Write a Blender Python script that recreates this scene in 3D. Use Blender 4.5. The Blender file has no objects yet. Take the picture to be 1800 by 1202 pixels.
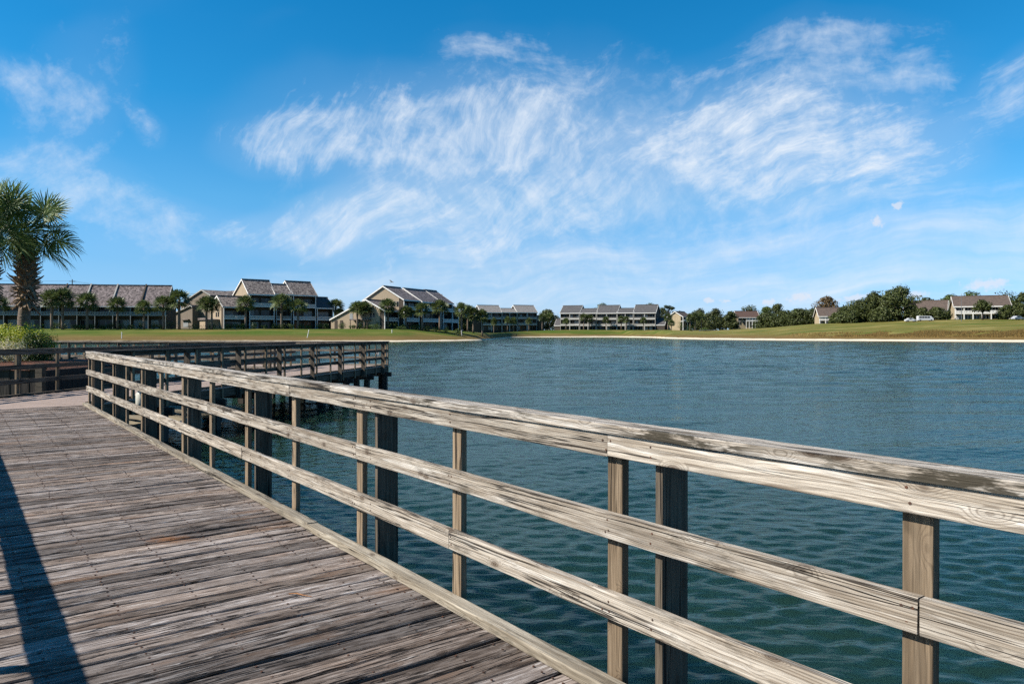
import bpy, bmesh, math, random
from mathutils import Vector, Matrix, noise
random.seed(7)
R = math.radians
SC = bpy.context.scene
COL = SC.collection
# ------------------------------------------------------------------ camera
F, CX, HY, EYE = 1310.0, 900.0, 585.0, 1.47        # focal (px at 1800 wide), horizon row, eye above deck
WATER = -1.13
cam_d = bpy.data.cameras.new('camera'); cam = bpy.data.objects.new('camera', cam_d); COL.objects.link(cam)
cam_d.sensor_width = 36; cam_d.lens = 36 * F / 1800; cam_d.shift_y = -16 / 1800
cam_d.clip_start = 0.05; cam_d.clip_end = 20000
cam.location = (0, 0, EYE); cam.rotation_euler = (R(90), 0, 0)
SC.camera = cam
# ------------------------------------------------------------------ light
SUN_AZ = math.atan2(-0.965, -0.26)                  # clockwise from +Y
SUN_EL = R(40)
SUN_STRENGTH, SKY_STRENGTH = 5.0, 0.077
sun_d = bpy.data.lights.new('sun', 'SUN'); sun = bpy.data.objects.new('sun', sun_d); COL.objects.link(sun)
sun_d.energy = SUN_STRENGTH; sun_d.angle = R(0.5); sun_d.color = (1, .94, .85)
SL = Vector((math.sin(SUN_AZ) * math.cos(SUN_EL), math.cos(SUN_AZ) * math.cos(SUN_EL), math.sin(SUN_EL)))
sun.rotation_euler = SL.to_track_quat('Z', 'Y').to_euler(); sun.location = (0, 0, 60)
vs = SC.view_settings
vs.view_transform = 'Standard'; vs.look = 'None'; vs.gamma = 1; vs.exposure = 0.95; vs.use_curve_mapping = False
SC.render.engine = 'CYCLES'
SC.cycles.use_denoising = False
SC.cycles.use_adaptive_sampling = True; SC.cycles.adaptive_threshold = .02; SC.cycles.sample_clamp_indirect = 4.0
SC.cycles.max_bounces = 5; SC.cycles.diffuse_bounces = 2; SC.cycles.glossy_bounces = 3; SC.cycles.transmission_bounces = 2
SC.cycles.transparent_max_bounces = 6

# ------------------------------------------------------------------ node helper
class NT:
    def __init__(s, tree):
        s.t = tree; tree.nodes.clear()
    def _in(s, sock, v):
        if v is None: return
        if isinstance(v, bpy.types.NodeSocket): s.t.links.new(v, sock)
        elif isinstance(v, bpy.types.Node): s.t.links.new(v.outputs[0], sock)
        else:
            if isinstance(v, (tuple, list)) and len(v) == 3 and sock.type == 'RGBA': v = (*v, 1)
            sock.default_value = v
    def n(s, typ, ins=None, **props):
        nd = s.t.nodes.new(typ)
        for k, v in props.items(): setattr(nd, k, v)
        for k, v in (ins or {}).items(): s._in(nd.inputs[k], v)
        return nd
    def m(s, op, a, b=None, c=None, clamp=False):
        nd = s.n('ShaderNodeMath', operation=op, use_clamp=clamp)
        s._in(nd.inputs[0], a); s._in(nd.inputs[1], b); s._in(nd.inputs[2], c)
        return nd.outputs[0]
    def vm(s, op, a, b=None):
        nd = s.n('ShaderNodeVectorMath', operation=op)
        s._in(nd.inputs[0], a)
        if b is not None: s._in(nd.inputs[1], b)
        return nd.outputs['Value'] if op in ('LENGTH', 'DOT_PRODUCT', 'DISTANCE') else nd.outputs[0]
    def xyz(s, x, y, z):
        return s.n('ShaderNodeCombineXYZ', {0: x, 1: y, 2: z}).outputs[0]
    def sep(s, v):
        return s.n('ShaderNodeSeparateXYZ', {0: v}).outputs
    def mr(s, v, a, b, c=0.0, d=1.0, smooth=True):
        nd = s.n('ShaderNodeMapRange', interpolation_type='SMOOTHSTEP' if smooth else 'LINEAR')
        for i, q in enumerate((v, a, b, c, d)): s._in(nd.inputs[i], q)
        return nd.outputs[0]
    def mix(s, f, a, b, blend='MIX'):
        nd = s.n('ShaderNodeMix', data_type='RGBA', blend_type=blend)
        s._in(nd.inputs[0], f); s._in(nd.inputs[6], a); s._in(nd.inputs[7], b)
        return nd.outputs[2]
    def noise(s, vec, scale, detail=2.0, rough=0.5, dist=0.0, out=0):
        nd = s.n('ShaderNodeTexNoise', {'Vector': vec, 'Scale': scale, 'Detail': detail, 'Roughness': rough, 'Distortion': dist})
        return nd.outputs[out]
    def mapping(s, vec, loc=(0, 0, 0), rot=(0, 0, 0), scale=(1, 1, 1), typ='POINT'):
        return s.n('ShaderNodeMapping', {0: vec, 1: loc, 2: rot, 3: scale}, vector_type=typ).outputs[0]

# ------------------------------------------------------------------ world: sky and cirrus
W = bpy.data.worlds.new('World'); SC.world = W; W.use_nodes = True
def azel(px, py):
    x = (px - CX) / F; z = (HY - py) / F
    return math.atan2(x, 1), math.atan2(z, math.hypot(x, 1))
def build_world():
    g = NT(W.node_tree)
    out = g.n('ShaderNodeOutputWorld'); bg = g.n('ShaderNodeBackground', {1: SKY_STRENGTH})
    g.t.links.new(bg.outputs[0], out.inputs[0])
    sky = g.n('ShaderNodeTexSky', sky_type='NISHITA', sun_disc=False)
    sky.sun_elevation = SUN_EL; sky.sun_rotation = SUN_AZ % (2 * math.pi)
    sky.air_density = 1.0; sky.dust_density = 0.0; sky.ozone_density = 10.0; sky.altitude = 0
    d = g.vm('NORMALIZE', g.n('ShaderNodeTexCoord').outputs['Generated'])
    x, y, z = g.sep(d)
    az = g.m('ARCTAN2', x, y); el = g.m('ARCSINE', z)
    p = g.xyz(az, el, 0.0)
    rp = g.n('ShaderNodeValToRGB', {0: g.m('MULTIPLY', el, 2.0)}); cr = rp.color_ramp
    while len(cr.elements) < 5: cr.elements.new(.5)
    for e_, (q, c) in zip(cr.elements, ((0, (.55, .72, 1.08)), (.16, (.66, .86, .97)), (.34, (.55, 1, 1)), (.58, (.20, .97, 1.02)), (.84, (.10, .95, 1.03)))):
        e_.position = q; e_.color = (*c, 1)
    base = g.mix(1.0, sky.outputs[0], rp.outputs[0], 'MULTIPLY')
    def warp(src, base_, sc, amt):
        w = g.vm('SCALE', g.vm('SUBTRACT', g.noise(src, sc, 2.0, 0.5, out=1), (0.5, 0.5, 0.5)))
        w.node.inputs[3].default_value = amt
        return g.vm('ADD', base_, w)
    pw = warp(p, p, 3.6, .11)
    pw2 = warp(p, pw, 13.0, .026)
    pw3 = warp(p, pw2, 45.0, .008)
    def streak(rotdeg, sx, sy, detail=4, rough=0.62, src=None):
        v = g.mapping(src or pw3, rot=(0, 0, R(-rotdeg)), typ='POINT')
        return g.noise(g.mapping(v, scale=(sx, sy, 1)), 1.0, detail, rough)
    def blob(px, py, rx, ry, rot=0, soft=pw2):
        a, e = azel(px, py)
        v = g.mapping(g.vm('SUBTRACT', soft, (a, e, 0)), rot=(0, 0, R(-rot)))
        v = g.mapping(v, scale=(F / rx, F / ry, 1))
        return g.n('ShaderNodeTexGradient', {0: v}, gradient_type='SPHERICAL').outputs[1]
    def union(lst):
        s_ = lst[0]
        for b in lst[1:]: s_ = g.m('ADD', s_, b)
        return g.m('MINIMUM', s_, 1.0)
    def layer(mask, tex, k, gain, soft=.16):
        v = g.m('SUBTRACT', tex, g.m('MULTIPLY', g.m('SUBTRACT', 1.0, mask), k))
        dn = g.m('POWER', g.mr(v, .35, .76, smooth=False), 1.3)
        dn = g.m('ADD', dn, g.m('MULTIPLY', mask, soft))
        return g.m('MULTIPLY', g.m('MULTIPLY', dn, g.mr(mask, 0.0, 0.30)), gain)
    fuzz = g.noise(pw3, 30.0, 5, .66)
    def fz(t, k): return g.m('ADD', g.m('MULTIPLY', t, 1 - k), g.m('MULTIPLY', fuzz, k))
    hair = fz(streak(62, 9.0, 46, 4, .70), .46)
    hair2 = fz(streak(36, 7.5, 42, 4, .70), .46)
    flat = fz(streak(7, 3.5, 30), .25)
    rip = fz(streak(17, 18.0, 62, 4, .68), .34)
    wisp = fz(streak(4, 10.0, 34), .45)
    L = []
    L.append(layer(union([blob(690, 222, 350, 130, 2), blob(545, 258, 170, 60, 0), blob(830, 255, 220, 90, 10), blob(970, 215, 140, 100, 30)]), hair, .31, .92, .13))
    L.append(layer(union([blob(600, 400, 240, 70, 4), blob(690, 365, 200, 75, 14), blob(825, 425, 120, 30, 20)]), hair2, .28, .85, .32))
    L.append(layer(union([blob(960, 295, 290, 130, 32), blob(880, 390, 380, 90, 14)]), hair2, .30, .70, .12))
    L.append(layer(union([blob(1340, 262, 360, 125, 0), blob(1440, 285, 280, 95, -6), blob(1250, 235, 220, 50, 12)]), rip, .32, 1.0, .20))
    L.append(layer(union([blob(1400, 125, 330, 70, 0), blob(1440, 65, 200, 50, 0), blob(1540, 150, 200, 45, 0), blob(920, 95, 240, 70, 0), blob(1010, 158, 150, 40, 0), blob(820, 88, 80, 30, 0)]), wisp, .30, .72, .05))
    L.append(layer(union([blob(1130, 335, 620, 190, 8), blob(900, 250, 460, 170, 6)]), fz(hair2, .3), .20, .42, .24))
    L.append(layer(blob(1785, 155, 130, 70, 25), rip, .2, .6, .2))
    L.append(layer(union([blob(1250, 455, 900, 95, 5), blob(1650, 435, 500, 60, 8), blob(900, 480, 600, 60, 4), blob(1300, 520, 1100, 70, 2)]), flat, .15, .68, .22))
    L.append(layer(union([blob(40, 290, 220, 50, 0), blob(130, 180, 170, 90, 58), blob(180, 355, 180, 50, 2), blob(262, 215, 50, 30, -40), blob(20, 140, 110, 36, 0), blob(300, 400, 220, 70, 0)]), fz(hair2, .45), .26, .55, .14))
    veil = g.m('MULTIPLY', g.mr(streak(12, 1.6, 6.0, 3), .50, .85), g.mr(el, .0, .5, .20, .08))
    cn = g.noise(p, 130.0, 4, .6)
    cm = union([blob(1735, 500, 46, 15, 0, p), blob(1405, 522, 34, 13, 10, p), blob(1246, 528, 16, 8, 0, p), blob(1275, 529, 14, 6, 0, p),
                blob(1352, 531, 18, 9, 8, p), blob(1541, 391, 13, 17, 20, p), blob(1578, 362, 15, 11, 30, p), blob(1500, 524, 40, 9, 10, p), blob(1612, 518, 26, 9, 0, p)])
    cum = g.mr(g.m('ADD', cm, g.m('MULTIPLY', g.m('SUBTRACT', cn, .5), 1.6)), .26, .80, 0, .66)
    cum = g.m('MULTIPLY', cum, g.mr(cm, 0.0, .12))
    tot = veil
    for q in L: tot = g.m('ADD', tot, g.m('MULTIPLY', g.m('MINIMUM', q, 1.0), g.m('SUBTRACT', 1.0, g.m('MINIMUM', tot, 1.0))))
    tot = g.m('MULTIPLY', tot, g.mr(el, -.01, .03))
    tot = g.m('MINIMUM', tot, .90)
    k = 1.0 / 0.145
    c = g.mix(tot, base, (.80 * k, .87 * k, .96 * k))
    c = g.mix(cum, c, (.78 * k, .80 * k, .88 * k))
    g.t.links.new(c, bg.inputs[0])
build_world()

# ------------------------------------------------------------------ materials
MAT = {}
def material(name):
    m = bpy.data.materials.new(name); m.use_nodes = True
    g = NT(m.node_tree)
    out = g.n('ShaderNodeOutputMaterial'); b = g.n('ShaderNodeBsdfPrincipled')
    g.t.links.new(b.outputs[0], out.inputs[0])
    MAT[name] = m
    return m, g, b
def wood(name, light, mid, dark, stain, ring=.0065, stain_amt=.5, crack_amt=1.0, bump=.7, vary=.25, knots=1.0, knotcol=(.05, .032, .02), moss=0.0, warm=None, edge=0.0, pale=None, coarse=1.0, lx=1.0, tint=None, fs=42.0):
    m, g, b = material(name)
    oc = g.n('ShaderNodeTexCoord').outputs['Object']
    rnd = g.n('ShaderNodeObjectInfo').outputs['Random']
    r2 = g.m('FRACT', g.m('MULTIPLY', rnd, 17.31)); r3 = g.m('FRACT', g.m('MULTIPLY', rnd, 91.7))
    off = g.xyz(g.m('MULTIPLY', rnd, 63.0), g.m('MULTIPLY', r2, 31.0), g.m('MULTIPLY', r3, 23.0))
    p = g.vm('ADD', oc, off)
    def st(a, c): return g.vm('MULTIPLY', p, (a, c, c))
    # knots, and grain that flows round them
    wv = g.noise(st(1.0, 6.0), 1.0, 2, .5, out=1)
    vor = g.n('ShaderNodeTexVoronoi', {'Vector': g.vm('ADD', st(4.2, 9.5), g.vm('MULTIPLY', wv, (.5, .5, .5))), 'Scale': 1.0, 'Randomness': 1.0}, feature='F1')
    kd = vor.outputs['Distance']
    kn = g.m('MULTIPLY', g.mr(kd, .36, .02), knots)
    kcore = g.m('MULTIPLY', g.mr(kd, .17, .10), knots)
    x, y, z = g.sep(oc)
    warp = g.noise(st(.8, 4.0), 1.0, 2, .5)
    y0 = g.m('MULTIPLY', g.m('SUBTRACT', r2, .5), .22)
    z0 = g.m('ADD', .03, g.m('MULTIPLY', r3, .11))
    yy = g.m('SUBTRACT', y, y0); zz = g.m('ADD', z, z0)
    rad = g.m('SQRT', g.m('ADD', g.m('MULTIPLY', yy, yy), g.m('MULTIPLY', zz, zz)))
    rad = g.m('ADD', rad, g.m('MULTIPLY', g.m('SUBTRACT', warp, .5), .075))
    rad = g.m('ADD', rad, g.m('MULTIPLY', kn, .030))
    rings = g.m('SINE', g.m('MULTIPLY', rad, 6.283 / ring))
    fine = g.noise(st(4.0, 190.0), 1.0, 3, .62)
    fibre = g.noise(st(1.5 * lx, fs), 1.0, 4, .66)
    rl = g.m('MULTIPLY', g.mr(rings, .15, .95), g.mr(fibre, .3, .62, .25, 1.0))   # dark latewood lines, fading in and out
    cr = g.noise(st(.55 * coarse, 24.0), 1.0, 3, .55)
    crm = g.noise(st(1.2, 8.0), 1.0, 1, .5)
    crack = g.m('MULTIPLY', g.mr(g.m('ABSOLUTE', g.m('SUBTRACT', cr, .5)), .026, .004), g.mr(crm, .42, .54))
    crack = g.m('MULTIPLY', crack, crack_amt, clamp=True)
    big = g.noise(st(1.1 * lx, 11.0), 1.0, 4, .66)
    c = g.mix(g.mr(fibre, .34, .64), light, mid)
    if pale: c = g.mix(g.m('MULTIPLY', g.mr(g.noise(st(1.9 * lx, fs * .62), 1.0, 4, .66), .53, .68), .75), c, pale)
    c = g.mix(g.m('MULTIPLY', rl, .60), c, dark)
    c = g.mix(g.m('MULTIPLY', g.mr(fine, .50, .70), .55), c, dark)
    c = g.mix(g.m('MULTIPLY', g.mr(big, .50, .66), stain_amt), c, stain)
    if warm:
        c = g.mix(g.m('MULTIPLY', g.mr(g.noise(g.vm('MULTIPLY', p, (1.2, 5.0, 5.0)), 1.0, 3, .6), .57, .72), .45), c, warm)
    if moss or edge:
        mn = g.noise(g.vm('MULTIPLY', p, (5.0, 26.0, 26.0)), 1.0, 5, .72)
        if edge:
            ed = g.m('MULTIPLY', g.mr(g.m('ABSOLUTE', y), .040, .066), edge)
            mn = g.m('ADD', mn, g.m('MULTIPLY', ed, .09))
        patch = g.mr(g.noise(g.vm('MULTIPLY', p, (1.6, 4.0, 4.0)), 1.0, 2, .5), .42, .62)
        mm = g.m('MULTIPLY', g.m('MULTIPLY', g.mr(mn, .50, .64), patch), moss)
        c = g.mix(mm, c, (.030, .025, .016))
    c = g.mix(g.m('MULTIPLY', kn, .35), c, knotcol)
    kr = g.mr(g.m('SINE', g.m('MULTIPLY', kd, 110.0)), -.5, .9)
    c = g.mix(g.m('MULTIPLY', kcore, g.m('ADD', .35, g.m('MULTIPLY', kr, .5))), c, knotcol)
    c = g.mix(g.m('MULTIPLY', crack, .94), c, (.008, .006, .005))
    val = g.m('ADD', 1 - vary, g.m('MULTIPLY', rnd, 2 * vary))
    c = g.mix(1.0, c, g.xyz(val, val, val), 'MULTIPLY')
    if tint: c = g.mix(g.m('MULTIPLY', g.mr(r3, .35, 1.0), .9), c, g.mix(1.0, c, tint, 'MULTIPLY'))
    g.t.links.new(c, b.inputs['Base Color'])
    b.inputs['Roughness'].default_value = .85
    b.inputs['Specular IOR Level'].default_value = .18
    h = g.m('ADD', g.m('MULTIPLY', fine, .7), g.m('MULTIPLY', fibre, 1.5))
    h = g.m('SUBTRACT', h, g.m('MULTIPLY', crack, 2.6))
    bp = g.n('ShaderNodeBump', {'Strength': bump, 'Distance': .0045, 'Height': h})
    g.t.links.new(bp.outputs[0], b.inputs['Normal'])
    return m
wood('rail_wood', (.395, .350, .290), (.250, .208, .160), (.066, .046, .031), (.085, .064, .045), stain_amt=.50, moss=.55, edge=.9, vary=.12, pale=(.52, .485, .43), crack_amt=.95, bump=.9)
wood('cap_wood', (.45, .412, .36), (.27, .228, .18), (.062, .046, .032), (.075, .056, .036), stain_amt=.75, moss=.95, edge=1.0, vary=.12, pale=(.56, .525, .475), bump=1.0)
wood('kerb_wood', (.29, .252, .195), (.19, .160, .118), (.085, .068, .047), (.105, .085, .06), stain_amt=.6, moss=.5, edge=.3, vary=.12, pale=(.38, .34, .27))
wood('deck_wood', (.235, .203, .184), (.135, .110, .095), (.034, .025, .020), (.044, .031, .023), ring=.007, stain_amt=.62, crack_amt=.9, bump=1.4, vary=.45, knotcol=(.035, .024, .018), warm=(.17, .095, .052), pale=(.41, .385, .37), coarse=2.4, lx=2.6, tint=(1.09, .985, .88), fs=64.0)
g = NT.__new__(NT); g.t = MAT['deck_wood'].node_tree
bs = [k for k in g.t.nodes if k.type == 'BSDF_PRINCIPLED'][0]; src = bs.inputs['Base Color'].links[0].from_socket
pp_ = g.n('ShaderNodeNewGeometry').outputs['Position']
dst = g.vm('LENGTH', g.vm('MULTIPLY', g.vm('SUBTRACT', pp_, (-2.45, 5.32, 0)), (2.4, 4.2, 1)))
rn_ = g.m('ADD', dst, g.m('MULTIPLY', g.noise(pp_, 14.0, 3, .6), .9))
g.t.links.new(g.mix(g.m('MULTIPLY', g.mr(rn_, 1.05, .45), .75), src, (.20, .085, .028)), bs.inputs['Base Color'])   # rust stain on the planks
wood('post_wood', (.235, .175, .115), (.16, .115, .072), (.060, .043, .027), (.07, .052, .034), stain_amt=.5, vary=.2, bump=.6)
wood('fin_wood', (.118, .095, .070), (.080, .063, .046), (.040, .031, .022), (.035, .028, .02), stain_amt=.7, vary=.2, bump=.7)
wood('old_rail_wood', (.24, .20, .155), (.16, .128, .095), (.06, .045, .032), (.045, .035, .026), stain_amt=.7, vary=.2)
wood('shaded_rail_wood', (.125, .102, .080), (.085, .068, .052), (.034, .026, .019), (.03, .023, .017), stain_amt=.6, vary=.2)  # darker copy of the old rail wood, shade of the backlit railings in its colour
wood('walk_wood', (.34, .265, .225), (.28, .215, .18), (.17, .13, .105), (.21, .165, .14), stain_amt=.4, vary=.08, bump=.3, crack_amt=.3)

ALB = .68
def flat(name, col, rough=.8, nz=0.0, scale=3.0, metallic=0, spec=.3, col2=None, detail=4, stretch=(1, 1, 1), bump=0):
    col = tuple(v * ALB for v in col); col2 = tuple(v * ALB for v in col2) if col2 else None
    m, g, b = material(name)
    b.inputs['Roughness'].default_value = rough; b.inputs['Metallic'].default_value = metallic
    b.inputs['Specular IOR Level'].default_value = spec
    if nz or col2:
        oc = g.vm('MULTIPLY', g.n('ShaderNodeTexCoord').outputs['Object'], stretch)
        n = g.noise(oc, scale, detail, .6)
        c2 = col2 or tuple(v * (1 - nz) for v in col)
        c = g.mix(g.mr(n, .35, .66), col, c2)
        g.t.links.new(c, b.inputs['Base Color'])
        if bump:
            bp = g.n('ShaderNodeBump', {'Strength': bump, 'Distance': .05, 'Height': n})
            g.t.links.new(bp.outputs[0], b.inputs['Normal'])
    else:
        b.inputs['Base Color'].default_value = (*col, 1)
    return m
def leaf(name, col, col2, scale=1.5, rough=.55, spec=.4, trans=.25):
    col = tuple(v * .85 for v in col); col2 = tuple(v * .85 for v in col2)
    m, g, b = material(name)
    geo = g.n('ShaderNodeNewGeometry'); oc = g.n('ShaderNodeTexCoord').outputs['Object']
    n = g.noise(oc, scale, 3, .6)
    r = g.m('ADD', g.m('MULTIPLY', geo.outputs['Random Per Island'], .6), g.m('MULTIPLY', n, .6))
    rn = g.n('ShaderNodeObjectInfo').outputs['Random']
    c = g.mix(g.mr(r, .25, .85), col, col2)
    v = g.m('ADD', .82, g.m('MULTIPLY', rn, .36))
    c = g.mix(1.0, c, g.xyz(v, v, v), 'MULTIPLY')
    g.t.links.new(c, b.inputs['Base Color'])
    b.inputs['Roughness'].default_value = rough; b.inputs['Specular IOR Level'].default_value = spec
    b.inputs['Subsurface Weight'].default_value = 0
    if trans:
        tr = g.n('ShaderNodeBsdfTranslucent', {0: c})
        mx = g.n('ShaderNodeMixShader', {0: trans})
        g.t.links.new(b.outputs[0], mx.inputs[1]); g.t.links.new(tr.outputs[0], mx.inputs[2])
        o = [k for k in g.t.nodes if k.type == 'OUTPUT_MATERIAL'][0]
        g.t.links.new(mx.outputs[0], o.inputs[0])
    return m
flat('nail', (.045, .03, .022), .7, col2=(.12, .05, .025), scale=40)
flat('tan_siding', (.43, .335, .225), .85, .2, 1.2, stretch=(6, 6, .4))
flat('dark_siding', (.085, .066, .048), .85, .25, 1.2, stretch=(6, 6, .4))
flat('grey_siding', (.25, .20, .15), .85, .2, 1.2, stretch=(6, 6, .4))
flat('white_trim', (.90, .87, .80), .7, .12, 2.0)
flat('grey_trim', (.47, .45, .405), .75, .2, 2.0)
flat('curtain', (.33, .34, .34), .8, .2, 2.0, stretch=(8, 8, .3))
flat('yellow_wall', (.47, .37, .23), .85, .2, .8)
flat('asphalt', (.16, .155, .15), .9, .2, .3)
flat('pile_wood', (.075, .06, .048), .9, .5, 5, stretch=(1, 1, .2), bump=.6)
flat('bulkhead_wood', (.055, .045, .038), .9, .5, 5, stretch=(4, 4, .3), bump=.5)
flat('mulch', (.16, .06, .03), .95, .6, 14, bump=1.0)
flat('plastic', (.62, .60, .50), .45, .15, 6)
flat('sign_white', (.8, .8, .78), .5)
flat('sign_ink', (.03, .03, .03), .6)
flat('car_white', (.72, .72, .72), .25, spec=.6)
flat('car_silver', (.45, .46, .48), .25, spec=.6)
flat('tyre', (.02, .02, .02), .8)
flat('bird_grey', (.16, .15, .14), .8)
flat('metal_grey', (.25, .25, .25), .5, metallic=.6)
flat('cable', (.03, .03, .03), .6)
flat('palm_trunk', (.24, .18, .13), .9, .45, 6, stretch=(1, 1, 3), bump=.7)
flat('palm_boot', (.36, .25, .16), .9, .5, 8, bump=.5)
flat('bark', (.075, .058, .045), .9, .4, 6, stretch=(3, 3, .6), bump=.6)
leaf('palm_leaf', (.050, .090, .020), (.15, .21, .055), 2.0, .5, .3, .32)
leaf('far_palm_leaf', (.04, .062, .017), (.13, .16, .048), 1.2, .5, .4, .25)
leaf('oak_leaf', (.024, .036, .008), (.076, .090, .020), .7, .6, .3, .2)
leaf('bright_leaf', (.045, .075, .014), (.10, .14, .025), .7, .6, .3, .2)
leaf('rust_leaf', (.065, .040, .014), (.13, .085, .03), .7, .6, .3, .2)
leaf('hedge_leaf', (.26, .34, .015), (.60, .60, .05), 3.0, .5, .4, .3)
leaf('hedge_dark_leaf', (.03, .055, .010), (.07, .11, .018), 3.0, .5, .4, .25)
leaf('dry_leaf', (.42, .36, .24), (.70, .63, .42), 4.0, .8, .2, .2)
leaf('shrub_leaf', (.025, .05, .010), (.09, .13, .025), 1.5, .6, .3, .2)
leaf('reed_leaf', (.24, .15, .045), (.42, .27, .09), .2, .8, .2, .2)
leaf('turf_leaf', (.06, .13, .012), (.16, .25, .03), 1.0, .6, .3, .3)
def mat_shingle(name, a, b_, c_):
    a, b_, c_ = [tuple(v * ALB for v in q) for q in (a, b_, c_)]
    m, g, b = material(name)
    oc = g.n('ShaderNodeTexCoord').outputs['Object']
    x, y, z = g.sep(oc)
    v = g.xyz(g.m('ADD', x, 0), g.m('MULTIPLY', z, 1.4), 0.0)
    br = g.n('ShaderNodeTexBrick', {'Vector': v, 'Scale': 1.0, 'Color1': a, 'Color2': b_, 'Mortar': c_, 'Mortar Size': .03, 'Brick Width': .55, 'Row Height': .42, 'Bias': 0.0})
    n = g.noise(oc, .45, 4, .7)
    n2 = g.noise(oc, 1.15, 3, .75)
    c = g.mix(g.mr(n2, .46, .60), br.outputs[0], c_)
    c = g.mix(g.m('MULTIPLY', g.mr(n, .5, .75), .5), c, b_)
    g.t.links.new(c, b.inputs['Base Color']); b.inputs['Roughness'].default_value = .9
    bp = g.n('ShaderNodeBump', {'Strength': .6, 'Distance': .15, 'Height': n2}); g.t.links.new(bp.outputs[0], b.inputs['Normal'])
mat_shingle('shingle_brown', (.50, .41, .34), (.22, .17, .145), (.075, .056, .05))
mat_shingle('shingle_mauve', (.40, .32, .30), (.18, .138, .13), (.06, .046, .044))
mat_shingle('shingle_grey', (.34, .31, .28), (.27, .245, .225), (.19, .175, .16))
mat_shingle('shingle_slate', (.115, .11, .11), (.085, .08, .08), (.06, .058, .058))
mat_shingle('shingle_red', (.12, .062, .042), (.10, .052, .038), (.07, .04, .03))
mat_shingle('shingle_umber', (.145, .10, .074), (.115, .08, .06), (.078, .056, .043))
m, g, b = material('glass')
b.inputs['Base Color'].default_value = (.008, .010, .012, 1); b.inputs['Roughness'].default_value = .08; b.inputs['Specular IOR Level'].default_value = .25
# water
def mat_water():
    m, g, b = material('water')
    oc = g.n('ShaderNodeTexCoord').outputs['Object']
    def st(a, c, rot): return g.mapping(g.mapping(oc, rot=(0, 0, R(rot))), scale=(a, c, 1))
    n1 = g.noise(st(2.2, 6.5, 10), 1.0, 2, .5, .4)
    n2 = g.noise(st(7.0, 17.0, -8), 1.0, 2, .5, .3)
    n4 = g.noise(st(.012, .05, 3), 1.0, 3, .5)
    wpos = g.sep(oc)
    h = g.m('MULTIPLY', g.m('ADD', g.m('MULTIPLY', n1, .014), g.m('MULTIPLY', n2, .0028)), g.mr(wpos[1], 8.0, 70.0, .9, 2.6))
    bp = g.n('ShaderNodeBump', {'Strength': 1.0, 'Distance': 1.0, 'Height': h})
    g.t.links.new(bp.outputs[0], b.inputs['Normal'])
    c = g.mix(g.mr(n4, .3, .7), (.0070, .0205, .0142), (.0085, .0235, .0168))
    g.t.links.new(c, b.inputs['Base Color'])
    b.inputs['Roughness'].default_value = .5; b.inputs['Specular IOR Level'].default_value = 0.0
    b.subsurface_method = 'BURLEY'; b.inputs['Subsurface Weight'].default_value = 1.0; b.inputs['Subsurface Radius'].default_value = (1, 1, 1); b.inputs['Subsurface Scale'].default_value = 1.6
    gl = g.n('ShaderNodeBsdfGlossy', {'Color': (.82, .93, .92), 'Roughness': .06, 'Normal': bp.outputs[0]})
    fr = g.n('ShaderNodeFresnel', {'IOR': 1.333, 'Normal': bp.outputs[0]})
    mx = g.n('ShaderNodeMixShader', {0: g.m('MULTIPLY', fr.outputs[0], .62)})
    g.t.links.new(b.outputs[0], mx.inputs[1]); g.t.links.new(gl.outputs[0], mx.inputs[2])
    o = [k for k in g.t.nodes if k.type == 'OUTPUT_MATERIAL'][0]; g.t.links.new(mx.outputs[0], o.inputs[0])
mat_water()
# ground
def mat_ground():
    m, g, b = material('ground')
    pos = g.n('ShaderNodeNewGeometry').outputs['Position']
    x, y, z = g.sep(pos)
    n = g.noise(pos, .12, 5, .6); n2 = g.noise(pos, .6, 4, .6); n3 = g.noise(g.vm('MULTIPLY', pos, (.022, .10, 0)), 1.0, 5, .65)
    n3 = g.m('ADD', n3, g.mr(x, 40.0, 120.0, 0.0, .11))
    lawn = g.mix(g.mr(n3, .46, .66), (.044, .078, .008), (.128, .108, .026))
    lawn = g.mix(g.m('MULTIPLY', g.mr(n2, .4, .7), .5), lawn, (.078, .088, .017))
    pt = g.noise(g.vm('MULTIPLY', pos, (.05, .11, 0)), 1.0, 4, .65)
    lawn = g.mix(g.m('MULTIPLY', g.mr(pt, .48, .66), g.mr(x, 20.0, 90.0, .22, .9)), lawn, (.205, .168, .056))
    brown = g.mix(n2, (.16, .098, .036), (.095, .056, .021))
    rough = g.m('MULTIPLY', g.mr(g.m('ADD', z, g.m('MULTIPLY', n, 1.6)), 2.2, .7), .8)
    c = g.mix(rough, lawn, brown)
    sand = g.mix(n2, (.62, .55, .43), (.50, .42, .31))
    zl = g.m('ADD', z, g.mr(x, 0.0, 60.0, .16, 0.0))
    sm = g.mr(g.m('ADD', zl, g.m('MULTIPLY', g.m('SUBTRACT', n, .5), .35)), -.56, -.62)
    c = g.mix(sm, c, sand)
    wet = g.mr(z, -1.0, -1.1)
    c = g.mix(wet, c, (.30, .22, .13))
    g.t.links.new(c, b.inputs['Base Color']); b.inputs['Roughness'].default_value = .95
    b.inputs['Specular IOR Level'].default_value = .1
    bp = g.n('ShaderNodeBump', {'Strength': .5, 'Distance': .3, 'Height': n2}); g.t.links.new(bp.outputs[0], b.inputs['Normal'])
mat_ground()
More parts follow.
